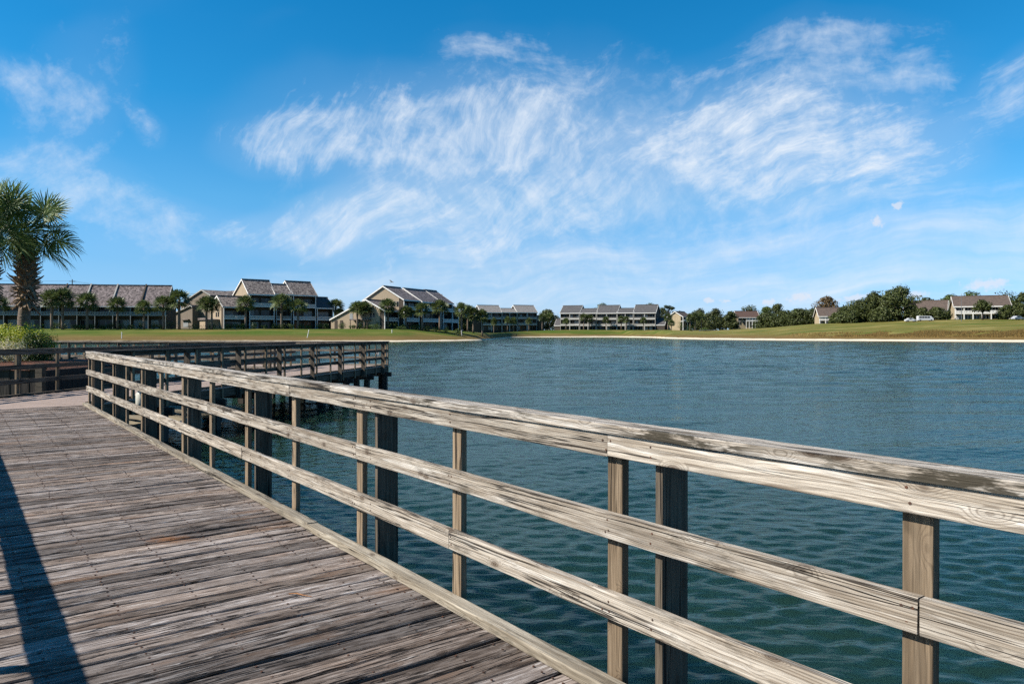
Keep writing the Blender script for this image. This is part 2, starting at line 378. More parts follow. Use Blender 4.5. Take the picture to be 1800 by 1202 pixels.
def mat_bank():
    m, g, b = material('bank')
    pos = g.n('ShaderNodeNewGeometry').outputs['Position']
    x, y, z = g.sep(pos)
    n = g.noise(pos, 1.2, 5, .65); n2 = g.noise(pos, 5, 4, .65)
    soil = g.mix(n2, (.06, .048, .03), (.14, .105, .068))
    sand = g.mix(n2, (.32, .27, .18), (.20, .165, .11))
    c = g.mix(g.mr(g.m('ADD', z, g.m('MULTIPLY', n, .5)), -.75, -.45), sand, soil)
    grs = g.mix(n2, (.05, .10, .012), (.13, .19, .03))
    c = g.mix(g.mr(g.m('ADD', z, g.m('MULTIPLY', n, .3)), -.36, -.22), c, grs)
    g.t.links.new(c, b.inputs['Base Color']); b.inputs['Roughness'].default_value = .95
mat_bank()

# ------------------------------------------------------------------ object helpers
def at(px, py, Y): return Vector(((px - CX) / F * Y, Y, EYE - (py - HY) / F * Y))
def link(name, me, mat=None, parent=None, loc=(0, 0, 0)):
    o = bpy.data.objects.new(name, me); COL.objects.link(o)
    if mat and not me.materials: me.materials.append(MAT[mat])
    o.location = loc
    if parent: o.parent = parent
    return o
def tag(o, label, cat, group=None, kind=None):
    if label: o['label'] = label
    if cat: o['category'] = cat
    if group: o['group'] = group
    if kind: o['kind'] = kind
    return o
def empty(name, loc=(0, 0, 0), rz=0):
    o = bpy.data.objects.new(name, None); COL.objects.link(o); o.location = loc; o.rotation_euler = (0, 0, rz)
    o.empty_display_size = .2
    return o
def mesh(name, v, f, smooth=False):
    me = bpy.data.meshes.new(name); me.from_pydata([tuple(q) for q in v], [], f); me.update()
    if smooth: me.shade_smooth()
    return me
class MB:
    def __init__(s): s.v = []; s.f = []
    def add(s, v, f):
        k = len(s.v); s.v += [Vector(q) for q in v]; s.f += [tuple(i + k for i in q) for q in f]
    def box(s, x0, x1, y0, y1, z0, z1):
        s.add([(x0, y0, z0), (x1, y0, z0), (x1, y1, z0), (x0, y1, z0), (x0, y0, z1), (x1, y0, z1), (x1, y1, z1), (x0, y1, z1)],
              [(0, 3, 2, 1), (4, 5, 6, 7), (0, 1, 5, 4), (1, 2, 6, 5), (2, 3, 7, 6), (3, 0, 4, 7)])
    def tube(s, pts, rad, n=6, cap=True):
        pts = [Vector(p) for p in pts]; k = len(s.v); m_ = len(pts)
        for i, p in enumerate(pts):
            t = (pts[min(i + 1, m_ - 1)] - pts[max(i - 1, 0)]).normalized()
            a = t.orthogonal().normalized() if abs(t.z) < .9 else t.cross(Vector((0, 1, 0))).normalized()
            c = t.cross(a); r = rad[i] if isinstance(rad, (list, tuple)) else rad
            for j in range(n):
                w = 2 * math.pi * j / n
                s.v.append(p + (a * math.cos(w) + c * math.sin(w)) * r)
        for i in range(m_ - 1):
            for j in range(n):
                s.f.append((k + i * n + j, k + i * n + (j + 1) % n, k + (i + 1) * n + (j + 1) % n, k + (i + 1) * n + j))
        if cap:
            s.f.append(tuple(k + j for j in range(n))[::-1]); s.f.append(tuple(k + (m_ - 1) * n + j for j in range(n)))
    def prism(s, prof, axis, a, b_):
        # prof: list of 2D points; extruded along axis ('x','y') from a to b
        n = len(prof)
        def P(q, t): return (t, q[0], q[1]) if axis == 'x' else (q[0], t, q[1])
        s.add([P(q, a) for q in prof] + [P(q, b_) for q in prof],
              [tuple(range(n)), tuple(range(2 * n - 1, n - 1, -1))] + [(i, n + i, n + (i + 1) % n, (i + 1) % n) for i in range(n)])
    def build(s, name, mat, parent=None, loc=(0, 0, 0), smooth=False):
        me = mesh(name, s.v, s.f, smooth)
        bm = bmesh.new(); bm.from_mesh(me); bmesh.ops.recalc_face_normals(bm, faces=bm.faces); bm.to_mesh(me); bm.free()
        return link(name, me, mat, parent, loc)

PLANKS = {}
def plank_mesh(L, w, t, seed=0, seg=None, wob=.002, edge=.004, mat=None):
    """board along +x from 0 to L, width w about y, thickness t about z, worn rounded edges, slightly uneven"""
    key = (round(L, 2), w, t, seed, seg, wob, edge, mat)
    if key in PLANKS: return PLANKS[key]
    rr = random.Random(hash(key[:4]) & 0xffff)
    seg = seg or max(1, int(L / .35))
    h, k, e = w / 2, t / 2, edge
    prof = [(-h, -k), (h, -k), (h, k - e), (h - e * .4, k - e * .3), (h - e * 1.3, k), (-h + e * 1.3, k), (-h + e * .4, k - e * .3), (-h, k - e)]
    v, f = [], []
    ox, oy = rr.random() * 99, rr.random() * 99
    for i in range(seg + 1):
        x = L * i / seg
        bend = noise.noise((x * .35 + ox, oy, 0)) * wob * 1.4 * math.sin(math.pi * i / seg)
        for j, (y, z) in enumerate(prof):
            dy = noise.noise((x * 2.3 + ox, oy + (5 if y > 0 else 0), 1)) * wob
            dz = noise.noise((x * 1.7 + ox, oy + 9 + y * 8, 2)) * wob * .6
            xx = x
            if i in (0, seg): xx += noise.noise((y * 30, z * 30, ox)) * wob * .5
            v.append((xx, y + dy + bend, z + (dz if z > 0 else 0)))
    n = len(prof)
    for i in range(seg):
        for j in range(n):
            f.append((i * n + j, i * n + (j + 1) % n, (i + 1) * n + (j + 1) % n, (i + 1) * n + j))
    f.append(tuple(range(n))[::-1]); f.append(tuple(seg * n + j for j in range(n)))
    me = mesh('plank', v, f)
    bm = bmesh.new(); bm.from_mesh(me); bmesh.ops.recalc_face_normals(bm, faces=bm.faces); bm.to_mesh(me); bm.free()
    if mat: me.materials.append(MAT[mat])
    PLANKS[key] = me
    return me
def beam(name, P, Q, w, t, normal, mat, parent, seed=0, **kw):
    """plank centred on the line P-Q, broad face towards normal"""
    P, Q, nz = Vector(P), Vector(Q), Vector(normal).normalized()
    X = (Q - P); L = X.length; X.normalize(); Yv = nz.cross(X).normalized(); Z = X.cross(Yv)
    o = link(name, plank_mesh(L, w, t, seed, mat=mat, **kw), None, parent)
    o.matrix_basis = Matrix(((X.x, Yv.x, Z.x, 0), (X.y, Yv.y, Z.y, 0), (X.z, Yv.z, Z.z, 0), (0, 0, 0, 1)))
    o.location = P - (parent.location if parent else Vector())
    return o

# ------------------------------------------------------------------ lake and terrain
def build_lake():
    import numpy as np
    rs = np.random.RandomState(4)
    Y = [-1.0]
    while Y[-1] < 520: Y.append(Y[-1] + .0060 * (Y[-1] + 3.0))
    Y = np.array(Y); T = np.linspace(-1.15, 1.15, 760)
    X = T[None, :] * (Y[:, None] + 4.0); YY = np.repeat(Y[:, None], len(T), 1)
    dy = np.repeat((.0060 * (Y + 3.0))[:, None], len(T), 1)
    Z = np.zeros_like(X); DX = np.zeros_like(X); DY = np.zeros_like(X)
    gust = .5 + .5 * np.sin(X * .071 + YY * .05 + 1.3 * np.sin(YY * .031 + 1)) * np.sin(YY * .083 - X * .023 + 1.1 * np.sin(X * .04))
    gust = .75 + .5 * gust
    for k in range(120):
        lam = .11 * (4.4 ** rs.rand()) if k < 96 else .9 * (5.0 ** rs.rand()); ang = math.radians(rs.normal(-80, 34 if k < 96 else 17)); kk = 2 * math.pi / lam
        slope = .0205 if lam < .8 else .019; amp = slope / kk
        fade = np.clip((lam - 1.9 * dy) / (1.9 * dy), 0, 1)
        ph = kk * (X * math.cos(ang) + YY * math.sin(ang)) + rs.rand() * 6.283 + .8 * np.sin((.15 + .35 * rs.rand()) * X / lam + rs.rand() * 6) + .7 * np.sin((.1 + .25 * rs.rand()) * YY / lam + rs.rand() * 6) 
        if lam > .8: fade = fade * np.clip(YY / 55.0, .12, 1.0)
        Z += amp * fade * np.sin(ph) * gust
        DX -= amp * fade * .8 * np.cos(ph) * math.cos(ang); DY -= amp * fade * .8 * np.cos(ph) * math.sin(ang)
    n, m = X.shape
    edge = np.ones_like(X); edge[:, 0] = edge[:, -1] = 0; edge[0] = edge[-1] = 0
    v = np.stack([X + DX * edge, YY + DY * edge, WATER + Z * edge], -1).reshape(-1, 3)
    idx = np.arange(n * m).reshape(n, m)
    q = np.stack([idx[:-1, :-1], idx[:-1, 1:], idx[1:, 1:], idx[1:, :-1]], -1).reshape(-1, 4)
    ext = np.array([(-3000, -600, WATER), (3000, -600, WATER), (3000, 3000, WATER), (-3000, 3000, WATER)])
    k = len(v); v = np.vstack([v, ext])
    loops = list(q.reshape(-1)); c = idx
    big = [(k, k + 1, c[0, -1], c[0, 0]), (k + 1, k + 2, c[-1, -1], c[0, -1]), (k + 2, k + 3, c[-1, 0], c[-1, -1]), (k + 3, k, c[0, 0], c[-1, 0])]
    q = np.vstack([q, np.array(big)])
    me = bpy.data.meshes.new('lake_water')
    me.vertices.add(len(v)); me.vertices.foreach_set('co', v.astype('f').ravel())
    me.loops.add(q.size); me.loops.foreach_set('vertex_index', q.astype('i').ravel())
    me.polygons.add(len(q)); me.polygons.foreach_set('loop_start', (np.arange(len(q)) * 4).astype('i'))
    me.update(calc_edges=True); me.validate(); me.shade_smooth()
    o = link('lake_water', me, 'water'); tag(o, 'rippled blue green lake water beyond the railing', 'lake', kind='structure')
build_lake()

def lerp(tab, x):
    if x <= tab[0][0]: return tab[0][1]
    for (a, u), (c, w) in zip(tab, tab[1:]):
        if x <= c: return u + (w - u) * (x - a) / (c - a)
    return tab[-1][1]
# forward depth of the shore, rise of the lawn behind it, by picture column
SHORE = [(-1600, 30), (-900, 60), (-300, 200), (-100, 214), (300, 214), (560, 214), (700, 217), (800, 236), (840, 252), (860, 276), (875, 320), (890, 375), (910, 425), (940, 446), (1090, 446), (1150, 390), (1175, 330), (1250, 282), (1400, 246), (1600, 222), (1800, 203), (2100, 185), (2600, 165)]
TOPZ = [(-900, 2.0), (0, 2.9), (700, 2.9), (780, 2.6), (840, 1.6), (870, 1.3), (900, 2.0), (960, 3.2), (1000, 3.4), (1150, 3.2), (1250, 2.8), (1350, 4.0), (1430, 5.6), (1600, 6.9), (1800, 7.2), (2400, 7)]
RUN = [(-900, 30), (0, 34), (560, 34), (800, 34), (880, 26), (1100, 30), (1170, 60), (1250, 110), (1430, 95), (1800, 90), (2400, 80)]
def ground_z(px, Y):
    S = lerp(SHORE, px); d = Y - S; run = lerp(RUN, px); top = lerp(TOPZ, px)
    if d < 0: return WATER + max(-1.5, d * .12)
    beach = 9.0 if px < 860 else (5 if px < 1130 else 13)
    if px < 860 : beach = 4.0
    if d < beach: return WATER + .55 * d / beach
    q = min(1, (d - beach) / run)
    if px > 1180:
        mixf = min(1, (px - 1180) / 220)
        qq = (1 - mixf) * q + mixf * (min(1, q * 6) * .33 + .67 * (q * q * (3 - 2 * q)))
    else: qq = q * .45 + .55 * q * q * (3 - 2 * q)
    z = WATER + .55 + (top - WATER - .55) * qq
    X = (px - CX) / F * Y
    return z + .25 * q * noise.noise((X * .03, Y * .03, 0)) * (1 if px > 1180 else .5)
def build_terrain():
    cols = [-1600 + 100 * i for i in range(15)] + [-100 + 14 * i for i in range(0, 144)] + [1920 + 120 * i for i in range(12)]
    cols = sorted(set(cols))
    rings = [-14, -4, -1, 0, 2, 4, 7, 9, 11, 13, 16, 20, 25, 30, 35, 42, 50, 58, 66, 76, 88, 100, 115, 140, 180, 260, 400, 800, 2000, 6000]
    v, f = [], []
    for c in cols:
        S = lerp(SHORE, c)
        for r_ in rings:
            w = noise.noise((c * .02, 3.3, 0)) * 2.2 + noise.noise((c * .09, 1.3, 0)) * .8
            Y = S + r_
            z = ground_z(c, Y + (w if -1 < r_ < 14 else 0))
            v.append(((c - CX) / F * Y, Y, z))
    n = len(rings)
    for i in range(len(cols) - 1):
        for j in range(n - 1):
            f.append((i * n + j, (i + 1) * n + j, (i + 1) * n + j + 1, i * n + j + 1))
    o = link('ground', mesh('ground', v, f, True), 'ground')
    tag(o, 'mown golf course lawn with sandy beach round the lake', 'ground', kind='structure')
build_terrain()
def on_ground(px, Y): return Vector(((px - CX) / F * Y, Y, ground_z(px, Y)))

# near shore bank at the left, under the far boardwalk
def bank_z(x, y):
    edge = -8.0 + .55 * math.sin(y * .5) + .5 * noise.noise((y * .4, 0, 0)) - max(0, 17 - y) * .25
    d = edge - x
    far = 28.5 + 1.2 * noise.noise((x * .3, 5, 0)) - max(0, (x + 13)) * .3
    d = min(d, (far - y) * .9)
    z = -1.5 + .30 * d if d < 1.2 else -1.14 + .19 * (d - 1.2)
    return min(z, -.16 + .06 * noise.noise((x, y, 0))) + .07 * noise.noise((x * 1.3, y * 1.3, 3))
v, f = [], []
xs = [-60, -45, -35, -28] + [-24 + .5 * i for i in range(40)]; ys = [4 + .5 * i for i in range(54)]
for x_ in xs:
    for y_ in ys: v.append((x_, y_, bank_z(x_, y_)))
for i in range(len(xs) - 1):
    for j in range(len(ys) - 1):
        k = i * len(ys) + j; f.append((k, k + len(ys), k + len(ys) + 1, k + 1))
o = link('shore_bank', mesh('shore_bank', v, f, True), 'bank'); tag(o, 'sandy and grassy bank under the far boardwalk', 'bank', kind='structure')

# ------------------------------------------------------------------ boardwalk in front
d2 = Vector((-.6, .8, 0)); o2 = Vector((.8, .6, 0)); UP = Vector((0, 0, 1))
def main(perp, s, z=0): return o2 * perp + d2 * s + UP * z
PR, PL = 2.17, -.76                                     # inner rail faces right and left
S_END = 17.38
deck = empty('boardwalk_deck', main(.7, 4)); tag(deck, 'weathered grey plank deck of the boardwalk in the foreground', 'deck', kind='structure')
pitch = .1455; i = 0; s_ = -2.4
rr = random.Random(3)
while s_ < S_END - .1:
    j = rr.uniform(-.004, .004)
    o = beam('deck_board', main(-1.0 + rr.uniform(-.02, .02), s_ + j, -.019 + rr.uniform(-.006, .004)), main(2.20 , s_ + j + rr.uniform(-.006, .006), -.019 + rr.uniform(-.006, .004)),
             .1290, .038, UP, 'deck_wood', deck, seed=i % 14, seg=22, wob=.011, edge=.011)
    s_ += pitch; i += 1
for pp in (-.9, -.1, .7, 1.45, 2.14):
    beam('joist', main(pp, -2.5, -.14), main(pp, S_END - .1, -.14), .19, .045, o2, 'pile_wood', deck, seed=1, seg=2)
def nails(name, pts, normals, r_, parent):
    mb = MB()
    for p, nn in zip(pts, normals):
        nn = Vector(nn); a = nn.orthogonal().normalized(); c = nn.cross(a)
        ring = [Vector(p) - parent.location + (a * math.cos(k * math.pi / 3) + c * math.sin(k * math.pi / 3)) * r_ for k in range(6)]
        mb.add([q - nn * .002 for q in ring] + [q + nn * .0015 for q in ring], [tuple(range(6, 12))] + [(k, (k + 1) % 6, 6 + (k + 1) % 6, 6 + k) for k in range(6)])
    o = mb.build(name, 'nail', parent); o['kind'] = 'stuff'
pts = []
s_ = -2.4
while s_ < S_END - .1:
    for pp in (-.68, -.1, .32, .7, 1.08, 1.45, 1.83, 2.04):
        for dd in (-.035, .035):
            pts.append(main(pp + rr.uniform(-.012, .012), s_ + dd + rr.uniform(-.008, .008), .0015))
    s_ += pitch
nails('nail_heads', pts, [UP] * len(pts), .0058, deck)

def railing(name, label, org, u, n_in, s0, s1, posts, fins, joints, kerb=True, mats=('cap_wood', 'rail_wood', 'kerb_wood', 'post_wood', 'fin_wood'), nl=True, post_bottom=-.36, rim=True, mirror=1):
    """org: point on the inner rail face at deck level with s=0; u: run; n_in: unit normal towards the deck"""
    u = Vector(u).normalized(); n_in = Vector(n_in).normalized(); out = -n_in
    P = lambda s, o_, z: Vector(org) + u * s + out * o_ + UP * z
    root = empty(name, P((s0 + s1) / 2, .05, 0)); tag(root, label, 'railing')
    rr = random.Random(name + label)
    def pieces(part, jn, z, w, off, t, mat, normal, wob, jit=.004):
        js = [s0] + [j for j in jn if s0 + .15 < j < s1 - .15] + [s1]
        for k, (a, c) in enumerate(zip(js, js[1:])):
            beam(part, P(a + .002, off + rr.uniform(-.002, .002), z + rr.uniform(-jit, jit)), P(c - .002, off + rr.uniform(-.002, .002), z + rr.uniform(-jit, jit)), w, t, normal, mat, root, seed=rr.randrange(99), wob=wob)
    pieces('cap_rail', joints[0], 1.075, .135, .055, .038, mats[0], UP, .005, .001)
    pieces('top_rail', joints[1], 1.0055, .096, .019, .038, mats[1], n_in, .003)
    pieces('middle_rail', joints[2], .6715, .103, .019, .038, mats[1], n_in, .004)
    pieces('lower_rail', joints[3], .338, .106, .019, .038, mats[1], n_in, .004)
    if kerb: pieces('kerb', joints[4], .028, .088, -.022, .044, mats[2], UP, .006)
    for s in posts:
        if s0 - .05 <= s <= s1 + .05:
            beam('post', P(s, .058, post_bottom), P(s + rr.uniform(-.006, .006), .058, 1.052), .087, .038, n_in, mats[3], root, seed=rr.randrange(12), seg=3, wob=.002)
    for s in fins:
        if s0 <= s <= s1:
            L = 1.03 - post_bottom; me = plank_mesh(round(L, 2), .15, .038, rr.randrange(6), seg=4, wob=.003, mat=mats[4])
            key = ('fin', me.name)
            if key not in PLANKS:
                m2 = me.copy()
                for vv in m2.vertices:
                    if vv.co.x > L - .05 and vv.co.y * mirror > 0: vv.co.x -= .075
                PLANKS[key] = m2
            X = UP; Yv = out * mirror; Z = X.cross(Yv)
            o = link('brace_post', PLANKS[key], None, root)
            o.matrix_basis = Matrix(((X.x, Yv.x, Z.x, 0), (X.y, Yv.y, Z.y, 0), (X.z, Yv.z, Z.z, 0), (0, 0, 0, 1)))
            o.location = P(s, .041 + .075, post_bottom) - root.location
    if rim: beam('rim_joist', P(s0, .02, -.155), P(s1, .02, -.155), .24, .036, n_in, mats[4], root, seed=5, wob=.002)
    if nl:
        pts, nn = [], []
        for s in posts:
            if not (s0 <= s <= s1): continue
            for z in (1.0055, .6715, .338):
                for dz in (-.022, .022):
                    for ds in ((-.018, .02) if rr.random() < .4 else (0,)):
                        pts.append(P(s + ds + rr.uniform(-.01, .01), -.0002, z + dz + rr.uniform(-.006, .006))); nn.append(n_in)
        for s in fins:
            if s0 <= s <= s1:
                for z in (.6715, .338, 1.0055):
                    for dz in (-.02, .02): pts.append(P(s + rr.uniform(-.006, .006), -.0002, z + dz)); nn.append(n_in)
        nails('nail_heads', pts, nn, .0049, root)
    return root
PITCH = 1.22
posts = [1.015 + PITCH * k for k in range(-4, 14)] + [S_END - .05]
fins = [1.03 + .94 + 2 * PITCH * (k) + .02 for k in range(-2, 8)]
J = lambda a: [a + 3.66 * k for k in range(-3, 7)]
railing('railing', 'pale weathered wooden railing crossing the foreground beside the water', main(PR, 0), d2, -o2, -4.0, S_END, posts, fins,
        [[5.05, 10.2, 14.0], J(2.235), J(.99), J(3.47), [-.9, 5.35, 9.0, 12.8]])
posts_l = [4.32 + PITCH * k for k in range(-6, 10)]
fins_l = [4.1 + 2 * PITCH * k for k in range(-3, 6)]
railing('railing', 'railing left of the deck whose shadow falls across the near planks', main(PL, 0), d2, o2, -2.4, 15.6, posts_l, fins_l, [J(1), J(2), J(3), J(1.5), J(2.5)], mirror=-1)

# ------------------------------------------------------------------ far boardwalk
e2 = Vector((.162, .987, 0)).normalized(); oe = Vector((.987, -.162, 0)).normalized()
def far(perp, u, z=0): return oe * perp + e2 * u + UP * z
PA, PB, U_END, U_D = -14.12, -11.12, 32.6, 29.6
SHADED = ('shaded_rail_wood', 'shaded_rail_wood', 'fin_wood', 'post_wood', 'fin_wood')
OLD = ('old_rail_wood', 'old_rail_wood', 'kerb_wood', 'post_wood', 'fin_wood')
walk = empty('boardwalk', far(-12.6, 20)); tag(walk, 'distant boardwalk leading out over the lake and turning left', 'boardwalk', kind='structure')
def walk_boards():
    mb = MB(); rr = random.Random(5); q = walk.location
    u = 11.0
    Ka, Kb = main(-1.0, S_END + .02), main(2.2, S_END + .02)
    while u < U_END:
        w = .137; z1 = -.004 + rr.uniform(-.003, .003); z0 = z1 - .036
        def right(uu):
            # main deck end line: main(perp, S_END); find where row uu meets it
            a0, a1 = Ka.dot(e2), Kb.dot(e2); p0, p1 = Ka.dot(oe), Kb.dot(oe)
            if uu >= a1: return PB + .08
            return min(PB + .08, p0 + (p1 - p0) * (uu - a0) / (a1 - a0))
        r0, r1 = right(u), right(u + w)
        c = [far(PA - .08, u), far(r0, u), far(r1, u + w), far(PA - .08, u + w)]
        mb.add([k - q + UP * z0 for k in c] + [k - q + UP * z1 for k in c], [(0, 3, 2, 1), (4, 5, 6, 7), (0, 1, 5, 4), (1, 2, 6, 5), (2, 3, 7, 6), (3, 0, 4, 7)])
        u += .1445
    p = PA - .09
    while p > -33:
        z1 = -.004 + rr.uniform(-.003, .003); z0 = z1 - .036
        c = [far(p - .137, U_D - .08), far(p, U_D - .08), far(p, U_END + .08), far(p - .137, U_END + .08)]
        mb.add([k - q + UP * z0 for k in c] + [k - q + UP * z1 for k in c], [(0, 3, 2, 1), (4, 5, 6, 7), (0, 1, 5, 4), (1, 2, 6, 5), (2, 3, 7, 6), (3, 0, 4, 7)])
        p -= .1445
    o = mb.build('deck_boards', 'walk_wood', walk); o['kind'] = 'stuff'
walk_boards()
for k in range(9):
    u = 13.9 + 2.3 * k
    for pp in (PB + .12, PA - .1):
        if u < 15 and pp > -12: continue
        mb = MB(); mb.box(-.1, .1, -.1, .1, -2.6, -.28); mb.build('pile', 'pile_wood', walk, far(pp - .12 if pp > -12 else pp, u) - walk.location).rotation_euler.z = R(-9)
    beam('pile_cap', far(PA - .25, u, -.40), far(PB + .3, u, -.40), .19, .09, e2, 'pile_wood', walk, seed=2, seg=1)
for k in range(8):
    p = PB - .3 - 2.4 * k
    for uu in (U_END + .05, U_D):
        mb = MB(); mb.box(-.1, .1, -.1, .1, -2.6, -.28); mb.build('pile', 'pile_wood', walk, far(p, uu) - walk.location).rotation_euler.z = R(-9)
for pp in (-13.4, -12.6, -11.8):
    beam('joist', far(pp, 15.2, -.16), far(pp, U_END, -.16), .22, .045, oe, 'pile_wood', walk, seed=1, seg=1)
for k in range(4):                                       # piles under the main deck
    for pp in (-.6, 2.0):
        mb = MB(); mb.box(-.1, .1, -.1, .1, -2.6, -.24); mb.build('pile', 'pile_wood', deck, main(pp, 3 + 4.2 * k) - deck.location).rotation_euler.z = R(37)
railing('railing', 'dark backlit railing at far left in front of the bushes', far(PA, 0), e2, oe, 11.0, U_D, [11.6 + PITCH * k for k in range(15)] , [12.9 + 2 * PITCH * k for k in range(7)], [J(1), J(2), J(3), J(1.4), J(2.7)], mats=SHADED, nl=False, mirror=-1)
railing('railing', 'near side railing of the distant boardwalk running out to its corner', far(PB, 0), e2, -oe, 13.75, U_END, [13.85 + PITCH * k for k in range(15)] + [U_END - .05], [14.6 + 2 * PITCH * k for k in range(8)], [J(1), J(2), J(3), J(1.4), J(2.7)], mats=SHADED, nl=False)
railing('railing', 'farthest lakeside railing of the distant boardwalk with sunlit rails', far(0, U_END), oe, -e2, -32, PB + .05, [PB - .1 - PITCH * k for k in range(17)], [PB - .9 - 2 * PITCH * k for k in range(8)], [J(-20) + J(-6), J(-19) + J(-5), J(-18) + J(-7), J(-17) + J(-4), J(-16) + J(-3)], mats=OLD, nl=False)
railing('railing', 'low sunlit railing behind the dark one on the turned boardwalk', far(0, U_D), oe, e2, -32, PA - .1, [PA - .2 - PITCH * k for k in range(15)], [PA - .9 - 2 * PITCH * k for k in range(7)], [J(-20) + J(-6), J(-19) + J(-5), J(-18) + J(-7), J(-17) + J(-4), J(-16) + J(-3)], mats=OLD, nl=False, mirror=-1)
# corner end block on the main railing
# small white sign on the far railing
def far_sign():
    p = at(664, 620, 34.5); root = empty('notice_sign', p - UP * .12); tag(root, 'small white notice on a post at the boardwalk corner', 'sign')
    mb = MB(); mb.box(-.055, .055, -.006, .006, 0, .2); mb.build('plate', 'sign_white', root)
    mb = MB(); mb.box(-.01, .014, -.009, -.0065, .06, .15); mb.box(-.022, -.01, -.009, -.0065, .12, .15); mb.build('mark', 'sign_ink', root)
far_sign()
# plastic jug behind the railing
def jug():
    p = main(PR + .135, 12.35, .37)
    root = empty('plastic_jug', p, R(37)); root.scale = (1.2, 1.2, 1.05); tag(root, 'white plastic jug hung behind the lower rail of the near railing', 'jug')
    prof = [(.0, 0), (.075, 0), (.085, .012), (.085, .17), (.078, .2), (.05, .25), (.026, .275), (.024, .285)]
    v, f = [], []; n = 12
    for r_, z in prof:
        for k in range(n):
            w = 2 * math.pi * k / n; sq = 1 / max(abs(math.cos(w)), abs(math.sin(w))) if z < .2 else 1
            sq = min(sq, 1.2); v.append((r_ * sq * math.cos(w), r_ * sq * math.sin(w), z))
    for a in range(len(prof) - 1):
        for k in range(n): f.append((a * n + k, a * n + (k + 1) % n, (a + 1) * n + (k + 1) % n, (a + 1) * n + k))
    link('body', mesh('jug', v, f, True), 'plastic', root)
    mb = MB(); mb.tube([(0, 0, .28), (0, 0, .31)], .028, 10); mb.build('cap', 'sign_white', root)
    mb = MB(); mb.tube([(.05, 0, .24), (.10, 0, .21), (.11, 0, .15), (.085, 0, .10)], .011, 6); mb.build('handle', 'plastic', root)
    mb = MB(); mb.tube([(0, 0, .295), (-.06, .05, .27), (-.16, -.06, .26)], .004, 4); mb.build('cord', 'cable', root)
jug()

# ------------------------------------------------------------------ plants
def fan_frond(mb, base, dirv, plen, flen, nl, rnd, droop=.35, wid=.028):
    dirv = dirv.normalized(); side = dirv.cross(UP)
    side = side.normalized() if side.length > .05 else Vector((1, 0, 0))
    nrm = side.cross(dirv).normalized()
    ro = rnd.uniform(-1.15, 1.15); side, nrm = side * math.cos(ro) + nrm * math.sin(ro), nrm * math.cos(ro) - side * math.sin(ro)
    hub = base + dirv * plen - UP * plen * .12 * droop
    pw = wid * .7
    mb.add([base - side * pw * .6, base + side * pw * .6, hub + side * pw * .4, hub - side * pw * .4], [(0, 1, 2, 3)])
    for i in range(nl):
        a = R(-118 + 236 * i / (nl - 1)) + rnd.uniform(-.05, .05)
        L = flen * (1 - .28 * (abs(a) / 2.1) ** 2) * rnd.uniform(.9, 1.08)
        fold = .28 * abs(math.sin(a))
        ld = (dirv * math.cos(a) + side * math.sin(a) + nrm * fold).normalized()
        # costapalmate curve: middle leaflets start farther along
        st = hub + dirv * flen * .10 * math.cos(a)
        wv = ld.cross(nrm).normalized() * wid * rnd.uniform(.8, 1.2)
        tl = (wv.cross(ld)).normalized() * rnd.uniform(-.6, .6) * wid
        m1 = st + ld * L * .5 - UP * L * droop * .08
        tip = st + ld * L * .96 - UP * L * droop * rnd.uniform(.3, .75)
        m2 = st + ld * L * .78 - UP * L * droop * .25
        mb.add([st - wv * .25, st + wv * .25, m1 + wv + tl, m1 - wv - tl, m2 + wv * .6, m2 - wv * .6, tip], [(0, 1, 2, 3), (3, 2, 4, 5), (5, 4, 6)])
def palm_crown(R_, n, nl, seed, wid, lo=-45, pet=.50, fan=.56, hi=88):
    mb = MB(); rnd = random.Random(seed)
    for i in range(n):
        az = i * 2.39996 + rnd.uniform(-.3, .3); t = (i + .5) / n
        el = R(lo + (hi - lo) * t ** 1.0 + rnd.uniform(-8, 8))
        dv = Vector((math.cos(az) * math.cos(el), math.sin(az) * math.cos(el), math.sin(el)))
        k = rnd.uniform(.88, 1.08)
        fan_frond(mb, Vector((0, 0, .1 * R_ * t)), dv, R_ * pet * k, R_ * fan * k, nl, rnd, droop=.5 - .3 * max(0, math.sin(el)), wid=wid)
    return mb
def trunk_mb(h, r0, r1, lean, seed, seg=8, n=9):
    mb = MB(); rnd = random.Random(seed)
    pts, rad = [], []
    for i in range(seg + 1):
        t = i / seg; pts.append((lean[0] * t * t * h + .02 * rnd.uniform(-1, 1), lean[1] * t * t * h, h * t)); rad.append(r0 + (r1 - r0) * t + rnd.uniform(-.01, .01) * r0 * 2)
    mb.tube(pts, rad, n); return mb, Vector(pts[-1])
